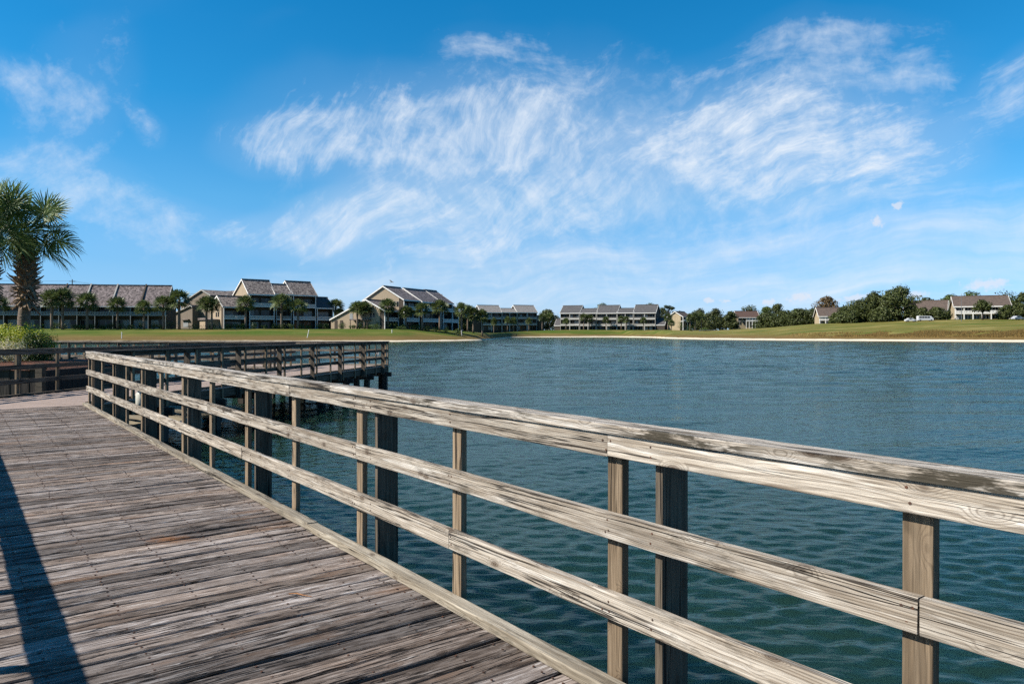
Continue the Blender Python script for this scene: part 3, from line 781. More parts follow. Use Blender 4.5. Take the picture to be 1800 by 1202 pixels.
def near_palm(name, label, base, h, Rc, seed, r0=.21, nf=46, boots=True, tilt=0):
    root = empty(name, base); tag(root, label, 'palm tree')
    mb, top = trunk_mb(h, r0 * 1.12, r0 * .92, (.02, 0), seed, 14, 14); mb.build('trunk', 'palm_trunk', root, smooth=True)
    rnd = random.Random(seed + 1)
    if boots:
        mb = MB(); nb = 210
        for i in range(nb):
            t = i / nb; z = h - 2.35 + 2.2 * t; a = i * 2.39996; rr_ = r0 * (1.05 + .75 * math.sin(math.pi * min(1, .15 + t * .8)))
            dv = Vector((math.cos(a), math.sin(a), 0)); sd = Vector((-math.sin(a), math.cos(a), 0))
            c = Vector((top.x * .9, 0, z)) + dv * rr_ * .8
            L = rnd.uniform(.16, .34) * (1.25 if t < .4 else .9); up = rnd.uniform(.1, .8) if t > .3 else rnd.uniform(-.9, .3)
            w = .055
            tip = c + dv * L * .75 + UP * L * up
            mb.add([c - sd * w, c + sd * w, c + sd * w + UP * .05, c - sd * w + UP * .05, tip - sd * w * .45, tip + sd * w * .45, tip + sd * w * .4 + UP * .02, tip - sd * w * .4 + UP * .02],
                   [(0, 1, 5, 4), (3, 7, 6, 2), (0, 4, 7, 3), (1, 2, 6, 5), (4, 5, 6, 7)])
        mb.tube([(top.x * .8, 0, h - 2.4), (top.x * .85, 0, h - 1.7), (top.x * .9, 0, h - .8), (top.x, 0, h)], [r0 * .95, r0 * 1.45, r0 * 1.5, r0 * .9], 10)
        mb.build('leaf_bases', 'palm_boot', root)['kind'] = 'stuff'
    o = palm_crown(Rc, nf, 32, seed + 2, .018, lo=-36, pet=.54, fan=.54, hi=58).build('crown', 'palm_leaf', root, (top.x, top.y, h)); o.rotation_euler.y = tilt
    return root
p = at(42, 597, 24); near_palm('sabal_palm', 'tall sabal palm with shaggy trunk behind the green hedge', Vector((p.x, p.y, -.1)), 4.72, 1.58, 11, r0=.172, nf=38)
p = at(-30, 600, 22.5); near_palm('sabal_palm', 'sabal palm cut off by the left edge, only its fronds in view', Vector((p.x, p.y, -.1)), 4.78, 1.62, 23, r0=.172, nf=38)

def leaf_blob(mb, rnd, c, r3, n, size, shell=.55, up=.3):
    for _ in range(n):
        dv = Vector((rnd.gauss(0, 1), rnd.gauss(0, 1), rnd.gauss(0, 1))).normalized()
        k = shell + (1 - shell) * rnd.random() ** .6
        p = Vector(c) + Vector((dv.x * r3[0], dv.y * r3[1], dv.z * r3[2])) * k
        nrm = (dv + Vector((rnd.gauss(0, .6), rnd.gauss(0, .6), rnd.gauss(up, .6)))).normalized()
        a = nrm.orthogonal().normalized(); q = rnd.random() * 6.28; b_ = nrm.cross(a)
        a, b_ = a * math.cos(q) + b_ * math.sin(q), b_ * math.cos(q) - a * math.sin(q)
        s = size * rnd.uniform(.6, 1.3)
        mb.add([p - a * s, p - b_ * s * .45, p + a * s, p + b_ * s * .45], [(0, 1, 2, 3)])
def shrub(name, label, base, r3, n, size, mat, seed, cat='shrub', group=None, clumps=9, stems=4, shell=.5, cl=.5):
    root = empty(name, base); tag(root, label, cat, group); rnd = random.Random(seed)
    mb = MB()
    for k in range(clumps):
        a = rnd.random() * 6.28; q = rnd.random() ** .5 * .62
        c = (math.cos(a) * q * r3[0], math.sin(a) * q * r3[1], r3[2] * rnd.uniform(.35, .72))
        leaf_blob(mb, rnd, c, (r3[0] * cl, r3[1] * cl, r3[2] * min(.45, cl * 1.1)), n // clumps, size, shell)
    mb.build('foliage', mat, root)
    mb = MB()
    for k in range(stems):
        a = rnd.random() * 6.28; mb.tube([(0.1 * math.cos(a) * r3[0], .1 * math.sin(a) * r3[1], -.1), (.35 * math.cos(a) * r3[0], .35 * math.sin(a) * r3[1], r3[2] * .7)], [.03 * r3[2] + .01, .01], 5)
    mb.build('stems', 'bark', root)
    return root
# planter behind the dark railing at left
def planter():
    root = empty('planter_bulkhead', (-15.5, 20.2, -.5)); tag(root, 'dark timber bulkhead holding the raised planting bed', 'retaining wall')
    q = root.location
    for k in range(38):
        x = -22.5 + .26 * k
        mb = MB(); mb.box(-.125, .125, -.03, .03, 0, 1.02 + .02 * math.sin(k * 5)); mb.build('plank', 'bulkhead_wood', root, Vector((x, 20.1 + .01 * (k % 2), -.55)) - q)
    for k in range(18):
        mb = MB(); mb.box(-.03, .03, -.125, .125, 0, 1.0); mb.build('plank', 'bulkhead_wood', root, Vector((-12.7, 20.3 + .26 * k, -.55)) - q)
    mb = MB(); mb.box(-.09, .09, -.09, .09, 0, 1.25); mb.build('post', 'fin_wood', root, Vector((-12.62, 19.95, -.6)) - q)
    mb = MB(); mb.box(-22.6, -12.6, 20.0, 20.2, .48, .52); mb.build('coping', 'bulkhead_wood', root, -q)
    v, f = [], []
    for i in range(24):
        for j in range(12):
            x = -22.5 + 9.7 * i / 23; y = 20.2 + 5 * j / 11
            edge = min(1, (11 - j) / 2.5, (j + .3) / 1.0, (23 - i + .3) / 1.5)
            v.append((x - q.x, y - q.y, .38 + .26 * max(0, edge) + .05 * noise.noise((x * 2, y * 2, 0)) - q.z))
    for i in range(23):
        for j in range(11):
            k = i * 12 + j; f.append((k, k + 12, k + 13, k + 1))
    o = link('mulch_bed', mesh('mulch', v, f), 'mulch', root)
planter()
shrub('hedge_bush', 'rounded yellow green hedge under the tall palm', (-15.25, 22.6, .5), (1.5, 1.1, 1.18), 26000, .027, 'hedge_leaf', 5, clumps=60, shell=.85, cl=.36)
shrub('hedge_bush', 'dark green end of the hedge beside the dry shrub', (-14.18, 22.2, .45), (.44, .7, .95), 7000, .027, 'hedge_dark_leaf', 6, clumps=24, shell=.8, cl=.4)
shrub('dry_shrub', 'pale twiggy dry shrub in front of the hedge', (-14.75, 21.15, .45), (1.0, .6, .80), 6000, .022, 'dry_leaf', 8, clumps=16, stems=26, shell=.4)
mb = MB(); rnd = random.Random(4)
for _ in range(5200):
    x = rnd.uniform(-20, -11.6); y = rnd.uniform(16.5, 28); z = bank_z(x, y)
    if z < -.4 or (x < -12.6 and y > 20 and y < 25.2): continue
    a = rnd.random() * 6.28; h = rnd.uniform(.05, .16); w = .012
    mb.add([(x - w * math.cos(a), y - w * math.sin(a), z - .01), (x + w * math.cos(a), y + w * math.sin(a), z - .01), (x + rnd.uniform(-.05, .05), y + rnd.uniform(-.05, .05), z + h)], [(0, 1, 2)])
o = mb.build('grass', 'turf_leaf'); tag(o, 'short bright grass on the bank by the dark railing', 'grass', kind='stuff')

# far palms
def palm_proto(seed, h, Rc, r0):
    mb, top = trunk_mb(h, r0 * 1.1, r0 * .9, (random.Random(seed).uniform(-.02, .02), 0), seed, 5, 7); t = mesh('palm_trunk', mb.v, mb.f, True); t.materials.append(MAT['palm_trunk'])
    mb = palm_crown(Rc, 46, 13, seed, .085, lo=-50); c = mesh('palm_crown', mb.v, mb.f); c.materials.append(MAT['far_palm_leaf'])
    mb = MB(); rnd = random.Random(seed)
    return t, c, top, h
PALMS = [palm_proto(31, 5.6, 2.3, .24), palm_proto(32, 4.4, 2.1, .22), palm_proto(33, 6.8, 2.4, .24), palm_proto(37, 3.2, 2.0, .22)]
def far_palm(px, ytop, ybase, Y, label, k=None, sc=1.0):
    """ytop: top of crown, ybase: foot, in picture rows at depth Y"""
    foot = on_ground(px, Y); Ht = (ybase - ytop) / F * Y
    best = min(range(len(PALMS)), key=lambda i: abs(PALMS[i][3] + 1.7 - Ht)) if k is None else k
    t, c, top, h = PALMS[best]; s = Ht / (h + 1.75) * 1.0
    foot.z = EYE - (ybase - HY) / F * Y
    gz = ground_z(px, Y); dz = max(0, foot.z - gz)
    root = empty('sabal_palm', Vector((foot.x, foot.y, min(foot.z, gz + .05))), random.Random(px).random() * 6.28); root.scale = (s * sc, s * sc, s + dz / (h + 1.75))
    tag(root, label, 'palm tree', 'sabal palms along the far shore')
    o = link('trunk', t, None, root); o = link('crown', c, None, root, (top.x, top.y, h))
    return root
def far_shrub(px, y0, y1, wpx, Y, label, seed, mat='shrub_leaf', group='shrubs along the far buildings'):
    h = (y1 - y0) / F * Y; w = wpx / F * Y / 2
    shrub('shrub', label, on_ground(px, Y), (w, w * .7, h), 420, .16, mat, seed, 'shrub', group, clumps=6, stems=3, shell=.5)
def oak(px, ytop, ybase, wpx, Y, label, seed, mat='oak_leaf', trunk_frac=.10, name='oak_tree', leafsize=.50, nl=4200, flatten=1.0, clumps=40):
    foot = on_ground(px, Y); gz = foot.z
    H = (EYE - (ytop - HY) / F * Y) - gz; w = wpx / F * Y / 2 * 1.3
    root = empty(name, foot); tag(root, label, 'tree', 'broadleaf trees behind the far shore'); rnd = random.Random(seed)
    mb = MB(); tz = H * trunk_frac
    mb.tube([(0, 0, -.3), (.1, 0, tz * .6), (.0, .1, tz * 1.4)], [H * .035 + .1, H * .028 + .06, H * .02], 7)
    cc = []
    for k in range(clumps):
        a = rnd.random() * 6.28; t = rnd.random(); q = math.sqrt(rnd.random())
        zz = tz + (H - tz) * (.12 + .74 * t); env = math.sqrt(max(.08, 1 - (2 * (t - .38)) ** 2 * (1.0 if t > .38 else .55)))
        cc.append(Vector((math.cos(a) * q * w * .8 * env, math.sin(a) * q * w * .8 * env, zz)))
    for k in range(int(clumps * .3) if trunk_frac < .3 else 0):
        a = rnd.random() * 6.28; q = rnd.uniform(.4, .95); cc.append(Vector((math.cos(a) * q * w * .85, math.sin(a) * q * w * .85, H * rnd.uniform(.08, .28))))
    for c in cc[:9]:
        mb.tube([(0, 0, tz * .9), (c.x * .45, c.y * .45, tz + (c.z - tz) * .5), tuple(c)], [H * .018, H * .011, .04], 5)
    mb.build('trunk', 'bark', root, smooth=True)
    mb = MB(); cr = max(w, (H - tz) * .5) * .36
    for c in cc:
        k = rnd.uniform(.65, 1.15)
        leaf_blob(mb, rnd, c, (cr * k, cr * k, cr * k * .72 * flatten), nl // clumps, leafsize, .55, .5)
    mb.build('crown', mat, root)
    return root

# ------------------------------------------------------------------ buildings
class Bld:
    def __init__(s, name, label, px, Y, th, ybase=578, cat='building'):
        s.th = R(th); s.O = Vector(((px - CX) / F * Y, Y, 0)); s.c, s.s = math.cos(s.th), math.sin(s.th)
        s.base = EYE - (ybase - HY) / F * Y; s.O.z = s.base
        s.root = empty(name, s.O, s.th); tag(s.root, label, cat)
    def x(s, px):
        q = (px - CX) / F; return (q * s.O.y - s.O.x) / (s.c - q * s.s)
    def z(s, px, py, y=0):
        t = s.x(px); return EYE - (py - HY) / F * (s.O.y + t * s.s + y * s.c) - s.base
    def part(s, name, mb, mat): return mb.build(name, mat, s.root)
    def box(s, name, x0, x1, y0, y1, z0, z1, mat):
        mb = MB(); mb.box(x0, x1, y0, y1, z0, z1); return s.part(name, mb, mat)
    def gable(s, x0, x1, y0, y1, ze, zr, wall, roof, ridge=None, over=.45, rec=0.0, trim='white_trim', z0=-2.0, zb=None, overf=.35):
        """gabled volume, ridge parallel to the facade; rec: depth of the recessed balconies on the front"""
        ry = ridge if ridge is not None else (y0 + y1) / 2; zb = ze if zb is None else zb
        mb = MB(); prof = [(y0 + rec, z0), (y1, z0), (y1, zb - .1), (ry, zr - .1), (y0 + rec, ze - .1 + (zr - ze) * rec / max(.1, ry - y0))]
        mb.prism(prof, 'x', x0, x1); s.part('wall', mb, wall)
        t = .28
        for (ya, za, sgn, ov) in ((y0, ze, -1, overf), (y1, zb, 1, .35)):
            sl = (zr - za) / (ry - ya); yo = ya + sgn * ov; zo = za - abs(sl) * ov
            mb = MB(); mb.prism([(yo, zo), (yo, zo + t), (ry, zr + t), (ry, zr)], 'x', x0 - over, x1 + over); s.part('roof_slope', mb, roof)
            for xe in (x0 - over - .06, x1 + over - .06):
                mb = MB(); mb.prism([(yo, zo - .16), (yo, zo + t + .05), (ry, zr + t + .05), (ry, zr - .16)], 'x', xe, xe + .12); s.part('rake_board', mb, trim)
        mb = MB(); mb.box(x0 - over, x1 + over, ry - .35, ry + .35, zr + t - .12, zr + t + .16); s.part('ridge_cap', mb, roof)
        mb = MB(); mb.box(x0 - over + .1, x1 + over - .1, y0 - overf - .05, y0 - overf + .04, ze - (zr - ze) / (ry - y0) * overf - .14, ze - (zr - ze) / (ry - y0) * overf + .27); s.part('fascia', mb, trim)
    def balcony(s, x0, x1, z, rec, mat='white_trim', h=1.05, y0=0.0, slab='white_trim', step=.34, side=True):
        s.box('balcony_floor', x0, x1, y0, y0 + rec + .05, z - .34, z, slab)
        mb = MB(); mb.box(x0, x1, y0 - .02, y0 + .08, z + h - .14, z + h); mb.box(x0, x1, y0 - .02, y0 + .06, z + .06, z + .18)
        n = max(2, int((x1 - x0) / step))
        for k in range(n):
            xx = x0 + (x1 - x0) * (k + .5) / n; mb.box(xx - step * .31, xx + step * .31, y0, y0 + .04, z + .18, z + h - .14)
        s.part('balcony_railing', mb, mat)
    def posts(s, xs, z0, z1, mat='white_trim', w=.24, y0=0.0):
        for x in xs: s.box('post', x - w / 2, x + w / 2, y0 - .04, y0 + w - .04, z0, z1, mat)
    def window(s, x0, x1, z0, z1, y, mat='glass', frame='grey_trim'):
        f = s.box('window', x0 - .09, x1 + .09, y - .06, y + .05, z0 - .09, z1 + .09, frame)
        mb = MB(); mb.box(x0, x1, y - .09, y - .065, z0, z1); o = mb.build('pane', mat, f)
    def end_window(s, y0, y1, z0, z1, x, mat='glass', frame='grey_trim', sg=-1):
        f = s.box('window', x + min(0, sg * .06), x + max(0, sg * .06), y0 - .09, y1 + .09, z0 - .09, z1 + .09, frame)
        mb = MB(); mb.box(x + min(sg * .065, sg * .09), x + max(sg * .065, sg * .09), y0, y1, z0, z1); mb.build('pane', mat, f)

def storeys(b, x0, x1, rec, levels, doors=True, posts=True, rail='white_trim', y0=0, wall='dark_siding', seed=0, step=.34, balc=None):
    """recessed storeys: wing walls, sliding doors on the back wall, balcony floors and railings; levels = floor heights"""
    rnd = random.Random(seed)
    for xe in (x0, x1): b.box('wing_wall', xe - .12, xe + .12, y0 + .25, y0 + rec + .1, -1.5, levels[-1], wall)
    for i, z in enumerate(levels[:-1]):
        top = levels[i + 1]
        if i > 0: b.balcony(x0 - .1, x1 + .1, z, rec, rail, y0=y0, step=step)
        b.box('recess_shade_panel', x0 + .14, x1 - .14, y0 + rec - .06, y0 + rec - .012, z + .02, top - .3, 'dark_siding')  # dark panel added over the recess wall, its colour deepens the balcony shade
        n = max(1, int((x1 - x0) / 4.2))
        for k in range(n):
            a = x0 + (x1 - x0) * (k + .15) / n; c = x0 + (x1 - x0) * (k + .85) / n
            mid = (a + c) / 2
            b.window(a, mid - .1, z + .15, z + .66 * (top - z), y0 + rec - .12, 'glass' if rnd.random() < .75 else 'curtain')
            b.window(mid + .1, c, z + .15, z + .66 * (top - z), y0 + rec - .12, 'glass' if rnd.random() < .75 else 'curtain')
    if posts: b.posts([x0, x1], -1.5, levels[-1] - .1, rail, y0=y0)

def long_row():
    b = Bld('apartment_row', 'long two storey row with brown shingle roof behind the tall palm', -160, 250, 9, 577)
    x0, x1 = 0, b.x(291); ze = b.z(150, 537); zr = b.z(150, 502, 6); fl = b.z(150, 553)
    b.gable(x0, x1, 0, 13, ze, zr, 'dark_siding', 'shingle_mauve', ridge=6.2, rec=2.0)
    mb = MB()
    for px in (105, 148, 196, 247, 30, -60): 
        x = b.x(px)
        mb = MB(); mb.prism([(-.5, ze - .6), (-.5, ze + .45), (6.2, zr + .75), (6.2, zr)], 'x', x - .22, x + .22); b.part('party_wall', mb, 'grey_trim' if px in (148, 196, 30) else 'dark_siding')
    xs = [x0 + (x1 - x0) * k / 14 for k in range(15)]
    rnd = random.Random(2)
    for k in range(14):
        a, c = xs[k], xs[k + 1]
        b.balcony(a + .05, c - .05, fl, 2.0, 'grey_trim', slab='grey_trim', step=.5)
        for z in (.1, fl + .1):
            mid = (a + c) / 2
            b.window(a + .5, mid - .12, z, z + 2.8, 2.0, 'curtain' if rnd.random() < (.6 if z < 1 else .25) else 'glass')
            b.window(mid + .12, c - .5, z, z + 2.8, 2.0, 'curtain' if rnd.random() < (.6 if z < 1 else .25) else 'glass')
        b.box('wing_wall', a - .15, a + .15, .1, 2.1, -1, ze - .2, 'dark_siding')
    b.posts(xs, -1, ze - .3, 'grey_trim')
long_row()
def back_house():
    b = Bld('gabled_house', 'shaded grey gabled house between the long row and the tall condominium', 322, 290, -28, 577)
    z = lambda py: (577 - py) / F * 290
    b.gable(-9, 14, 6, 30, z(533), z(510), 'grey_siding', 'shingle_brown', over=.3, trim='grey_trim')
    # gable wings turned towards the lake
    def wing(x0, x1, y0, y1, ze, zr, rx, ze2=None):
        ze2 = ze if ze2 is None else ze2
        mb = MB(); mb.prism([(x0, -2), (x1, -2), (x1, ze2), (rx, zr), (x0, ze)], 'y', y0, y1); b.part('wall', mb, 'grey_siding')
        for (xa, za, sg) in ((x0, ze, -1), (x1, ze2, 1)):
            sl = (zr - za) / abs(rx - xa); xo = xa + sg * .5; zo = za - sl * .5
            mb = MB(); mb.prism([(xo, zo), (xo, zo + .3), (rx, zr + .3), (rx, zr)], 'y', y0 - .5, y1); b.part('roof_slope', mb, 'shingle_brown')
            mb = MB(); mb.prism([(xo, zo - .1), (xo, zo + .36), (rx, zr + .36), (rx, zr - .1)], 'y', y0 - .62, y0 - .5); b.part('rake_board', mb, 'grey_trim')
    wing(-1, 13, 2, 16, z(529), z(511), 8.5, z(520)); wing(-3.5, 6.5, -1, 8, z(551), z(538), 6.3, z(539))
    b.window(1.5, 4.2, .5, 2.6, -1.02, 'curtain'); b.box('awning', .8, 5, -2, -1.0, 3.2, 3.5, 'shingle_brown')
back_house()
def condo_one():
    b = Bld('condominium', 'tall three storey tan condominium with stepped brown roofs in sunlight', 393, 256, 40, 578)
    f2, f3 = b.z(440, 560), b.z(440, 537.5)
    X = b.x
    ga = lambda pa, pc, ye, yr, y1, ry, ro='shingle_brown', wl='tan_siding', y0=0: b.gable(X(pa), X(pc), y0, y1, b.z(pa, ye), b.z(pa, yr, ry), wl, ro, ridge=ry, rec=2.2)
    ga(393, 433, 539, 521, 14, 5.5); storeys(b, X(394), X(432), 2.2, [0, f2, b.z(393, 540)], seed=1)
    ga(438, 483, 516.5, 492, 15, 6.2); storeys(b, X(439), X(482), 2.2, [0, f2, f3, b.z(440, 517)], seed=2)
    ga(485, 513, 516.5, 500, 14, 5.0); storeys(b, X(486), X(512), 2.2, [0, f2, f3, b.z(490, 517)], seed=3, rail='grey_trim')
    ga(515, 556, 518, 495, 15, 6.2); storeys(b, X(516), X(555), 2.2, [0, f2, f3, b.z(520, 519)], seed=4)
    ga(558, 585, 541, 523, 13, 5.5, 'shingle_slate', 'dark_siding'); storeys(b, X(558), X(585), 2.2, [0, f2, b.z(560, 542)], seed=5)  # shadowed end block: darker roof and siding colours stand in for the shade
    b.end_window(4.5, 5.6, f2 + .6, f2 + 2.2, X(393)); b.end_window(6.6, 7.7, f2 + .6, f2 + 2.2, X(393))
    # lean-to entrance at the gable end
    b.box('entrance_porch', X(393) - 4.2, X(393) - .1, 4, 12, -2, 3.0, 'tan_siding')
    mb = MB(); mb.prism([(3.5, 3.0), (3.5, 3.3), (12.5, 3.9), (12.5, 3.0)], 'x', X(393) - 4.7, X(393) - .05); b.part('porch_roof', mb, 'shingle_brown')
condo_one()
def condo_two():
    b = Bld('condominium', 'tan condominium with broad sunlit gable end and roofs stepping back to the right', 710, 262, 66, 578)
    X = b.x; f2, f3 = b.z(712, 563.5), b.z(712, 543)
    ze = b.z(711, 527); zr = b.z(711, 504, 8.5)
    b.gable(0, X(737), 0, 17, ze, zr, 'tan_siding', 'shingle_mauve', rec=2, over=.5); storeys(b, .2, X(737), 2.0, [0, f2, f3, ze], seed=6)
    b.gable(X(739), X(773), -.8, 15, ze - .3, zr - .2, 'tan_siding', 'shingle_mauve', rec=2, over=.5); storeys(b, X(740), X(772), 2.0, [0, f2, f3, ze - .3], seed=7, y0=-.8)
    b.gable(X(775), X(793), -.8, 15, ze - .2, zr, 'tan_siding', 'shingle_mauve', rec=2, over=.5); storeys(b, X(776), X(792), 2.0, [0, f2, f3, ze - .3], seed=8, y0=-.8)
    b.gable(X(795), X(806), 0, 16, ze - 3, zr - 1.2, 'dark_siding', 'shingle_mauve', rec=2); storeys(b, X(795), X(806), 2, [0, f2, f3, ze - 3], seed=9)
    for q in (2.2, 3.5): b.end_window(q, q + .8, f3 + .9, f3 + 2.6, 0)
    for q in (13.3, 14.6): b.end_window(q, q + .8, f3 + .7, f3 + 1.8, 0)
    # lower wing in front, gable towards the lake
    x0, x1 = -9.0, -1.2
    zrl = 9.9
    b.gable(x0, -.05, 2.0, 24.5, 6.2, zrl, 'tan_siding', 'shingle_mauve', ridge=9.5, rec=2.0, zb=3.2, over=.5)
    storeys(b, x0 + .2, -.3, 2.0, [0, f2, 6.2], seed=10, y0=2.0, posts=True)
    for q in (6.0, 7.2): b.end_window(q, q + .8, f2 + .9, f2 + 2.5, x0)
    b.end_window(15.2, 16.4, f2 + .5, f2 + 2.4, x0, 'curtain')
    for q in (19.4, 21.8): 
        b.box('doorway', x0 - .14, x0 - .02, q, q + 1.1, -1, 3.0, 'dark_siding')
    b.box('porch_roof', x0 - 2.2, x0 - .05, 7.5, 15, 3.0, 3.35, 'shingle_mauve'); 
    for q in (7.7, 11, 14.7): b.box('porch_post', x0 - 2.1, x0 - 1.9, q, q + .2, -1, 3.0, 'dark_siding')
condo_two()
def condo_far(label, px0, Y, th, blocks, ybase, roof, walls, annexes, seed):
    b = Bld('condominium', label, px0, Y, th, ybase); X = b.x
    for i, (pa, pc, ye, yr, ry, depth, rail_) in enumerate(blocks):
        xa, xc = X(pa), X(pc); ze, zr = b.z(pa, ye), b.z(pa, yr, ry)
        b.gable(xa, xc, 0, depth, ze, zr, walls, roof, ridge=ry, rec=2.2, over=.5)
        f3 = ze - 3.9; f2 = ze - 8.0
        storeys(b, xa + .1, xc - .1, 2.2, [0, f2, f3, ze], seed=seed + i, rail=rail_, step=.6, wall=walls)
        b.posts([xa + (xc - xa) * .5], -1, ze - .2, rail_, w=.45)
    for (pa, pc, ye, yr, ry, rf) in annexes:
        b.gable(X(pa), X(pc), .6, 12, b.z(pa, ye), b.z(pa, yr, ry), walls, rf, ridge=ry, over=.2)
    return b
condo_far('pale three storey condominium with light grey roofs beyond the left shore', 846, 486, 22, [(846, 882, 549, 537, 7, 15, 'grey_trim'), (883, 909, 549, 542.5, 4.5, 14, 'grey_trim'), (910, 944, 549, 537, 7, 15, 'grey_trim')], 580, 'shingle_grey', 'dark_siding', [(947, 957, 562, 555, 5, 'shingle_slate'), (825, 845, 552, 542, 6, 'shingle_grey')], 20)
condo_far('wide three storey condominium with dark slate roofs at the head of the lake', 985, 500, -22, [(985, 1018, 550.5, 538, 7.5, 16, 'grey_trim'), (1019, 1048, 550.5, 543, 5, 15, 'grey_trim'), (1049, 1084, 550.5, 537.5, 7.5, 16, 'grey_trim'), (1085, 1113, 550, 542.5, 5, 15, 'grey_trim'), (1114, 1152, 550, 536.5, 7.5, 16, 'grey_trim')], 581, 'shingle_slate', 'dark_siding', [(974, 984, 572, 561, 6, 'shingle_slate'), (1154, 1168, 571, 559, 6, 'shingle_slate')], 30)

def villa(label, px0, px1, Y, th, ybase, ye, yr, roof, wall, depth=12, balc=True, n=4, ry=None, floor=None, bx0=None, bx1=None):
    b = Bld('house', label, px0, Y, th, ybase, 'house'); X = b.x; x1 = X(px1)
    ze, zr = b.z(px0, ye), b.z(px0, yr, depth / 2)
    b.gable(0, x1, 0, depth, ze, zr, wall, roof, rec=1.8, over=.7, z0=-3)
    fl = ze * .52 if floor is None else floor
    a = 0 if bx0 is None else X(bx0); c = x1 if bx1 is None else X(bx1)
    if balc: b.balcony(a, c, fl, 1.8, 'white_trim', step=.5)
    b.posts([a + (c - a) * k / n for k in range(n + 1)], -3, ze - .15, 'white_trim', w=.32)
    m_ = max(2, n)
    for k in range(m_):
        xa = x1 * (k + .2) / m_; xc = x1 * (k + .8) / m_
        for z in (.2, fl + .2):
            if z + 2.0 < ze: b.window(xa, (xa + xc) / 2 - .1, z, z + 2.0, 1.8, 'glass', 'white_trim'); b.window((xa + xc) / 2 + .1, xc, z, z + 2.0, 1.8, 'glass', 'white_trim')
    return b
v5 = villa('small yellow house with brown roof behind palms right of the slate roofed condominium', 1201, 1216, 470, 50, 572, 557, 548, 'shingle_umber', 'yellow_wall', 11, n=2)
v6 = villa('red roofed house with white balcony among dark oaks', 1297, 1334, 470, -3, 571, 558, 547.5, 'shingle_red', 'yellow_wall', 13, n=4, bx0=1312, bx1=1333)
v7 = villa('brown roofed house with white balcony below the rusty tree', 1441, 1483, 352, -12, 569, 556, 541.5, 'shingle_umber', 'yellow_wall', 13, n=4)
v8 = villa('long brown roofed house half hidden behind the big round trees', 1590, 1663, 345, -32, 562, 546.5, 530, 'shingle_umber', 'yellow_wall', 15, n=6)
v9 = villa('large brown roofed house with white balcony posts at right edge', 1679, 1775, 312, -25, 563, 539, 522, 'shingle_umber', 'yellow_wall', 17, n=6)
b = v9; b.window(.6, 2.2, .3, 2.3, 1.78, 'curtain', 'white_trim')

# ------------------------------------------------------------------ trees on the far shore
PL_ = [
 (91, 514, 577, 247, 'left palm of the close pair standing before the long row'), (110, 512, 577, 247, 'right palm of the close pair standing before the long row'),
 (153, 519, 577, 247, 'single palm before the long row just right of the close pair'), (206, 526, 577, 247, 'palm before the long row, midway between pair and its right end'),
 (253, 532, 577, 247, 'shorter palm before the right part of the long row'), (287, 525, 577, 247, 'palm at the right end of the long row'),
 (315, 515, 577, 247, 'full palm before the shaded gabled house'), (363, 525, 577, 247, 'left palm of two at the tan condominium corner'), (372, 528, 577, 247, 'right palm of two at the tan condominium corner'),
 (432, 524, 577, 251, 'palm before the second bay of the tall tan condominium'), (495, 521, 577, 251, 'leaning palm before the middle bay of the tall tan condominium'),
 (524, 530, 578, 251, 'bushy palm before the right tower of the tall tan condominium'), (590, 530, 577, 285, 'dark palm in the gap between the two tan condominiums'),
 (628, 533, 578, 256, 'left palm before the broad sunlit gable'), (641, 534, 578, 256, 'middle palm before the broad sunlit gable'), (682, 529, 579, 256, 'palm at the right corner of the broad sunlit gable'),
 (713, 540, 579, 256, 'first palm along the receding balconies'), (742, 536, 581, 256, 'second palm along the receding balconies'), (773, 531, 580, 262, 'third palm along the receding balconies'),
 (811, 536, 580, 262, 'palm at the far end of the receding balconies'), (832, 543, 579, 278, 'left palm before the pale far condominium corner'), (848, 546, 579, 278, 'right palm before the pale far condominium corner'), (822, 540, 579, 278, 'dense palm between the receding balconies and the pale condominium'),
 (868, 560, 579, 470, 'small palm before left bay of the pale far condominium'), (892, 558, 580, 474, 'left of two touching palms before the pale far condominium'), (903, 559, 580, 475, 'right of two touching palms before the pale far condominium'), (930, 560, 579, 476, 'small palm before right bay of the pale far condominium'),
 (953, 553, 578, 480, 'left palm in the gap between the two far condominiums'), (966, 552, 578, 482, 'right palm in the gap between the two far condominiums'),
 (995, 560, 580, 490, 'palm before left tower of the slate roofed condominium'), (1026, 553, 581, 488, 'left of two close palms before the slate roofed condominium'), (1036, 555, 581, 489, 'right of two close palms before the slate roofed condominium'), (1065, 558, 581, 484, 'thin palm before middle tower of the slate roofed condominium'),
 (1092, 557, 580, 480, 'left of two bushy palms right of the middle tower'), (1101, 558, 580, 478, 'right of two bushy palms right of the middle tower'), (1131, 559, 581, 474, 'palm before right tower of the slate roofed condominium'),
 (1174, 553, 581, 420, 'taller palm right of the slate roofed condominium'), (1180, 563, 582, 405, 'lower palm right of the slate roofed condominium'),
 (1213, 553, 576, 440, 'left of three palms by the small yellow house'), (1222, 552, 576, 440, 'middle of three palms by the small yellow house'), (1233, 552, 576, 440, 'right of three palms by the small yellow house'), (-3, 524, 577, 247, 'palm before the long row at the left edge')]
for i, (px, yt, yb, Y, lab) in enumerate(PL_): far_palm(px, yt, yb, Y, lab, sc=1.35 if Y < 300 else 1.15)
far_shrub(300, 563, 577, 30, 249, 'clipped shrub between long row and gabled house', 1); far_shrub(345, 568, 577, 40, 249, 'low reddish shrub before the shaded gabled house', 2); far_shrub(372, 567, 577, 24, 249, 'bright shrub at tan condominium corner', 3, 'hedge_dark_leaf')
far_shrub(423, 568, 577, 22, 252, 'low shrub under the second bay of the tall condominium', 4); far_shrub(486, 572, 578, 26, 252, 'low shrub under the middle bay of the tall condominium', 5)
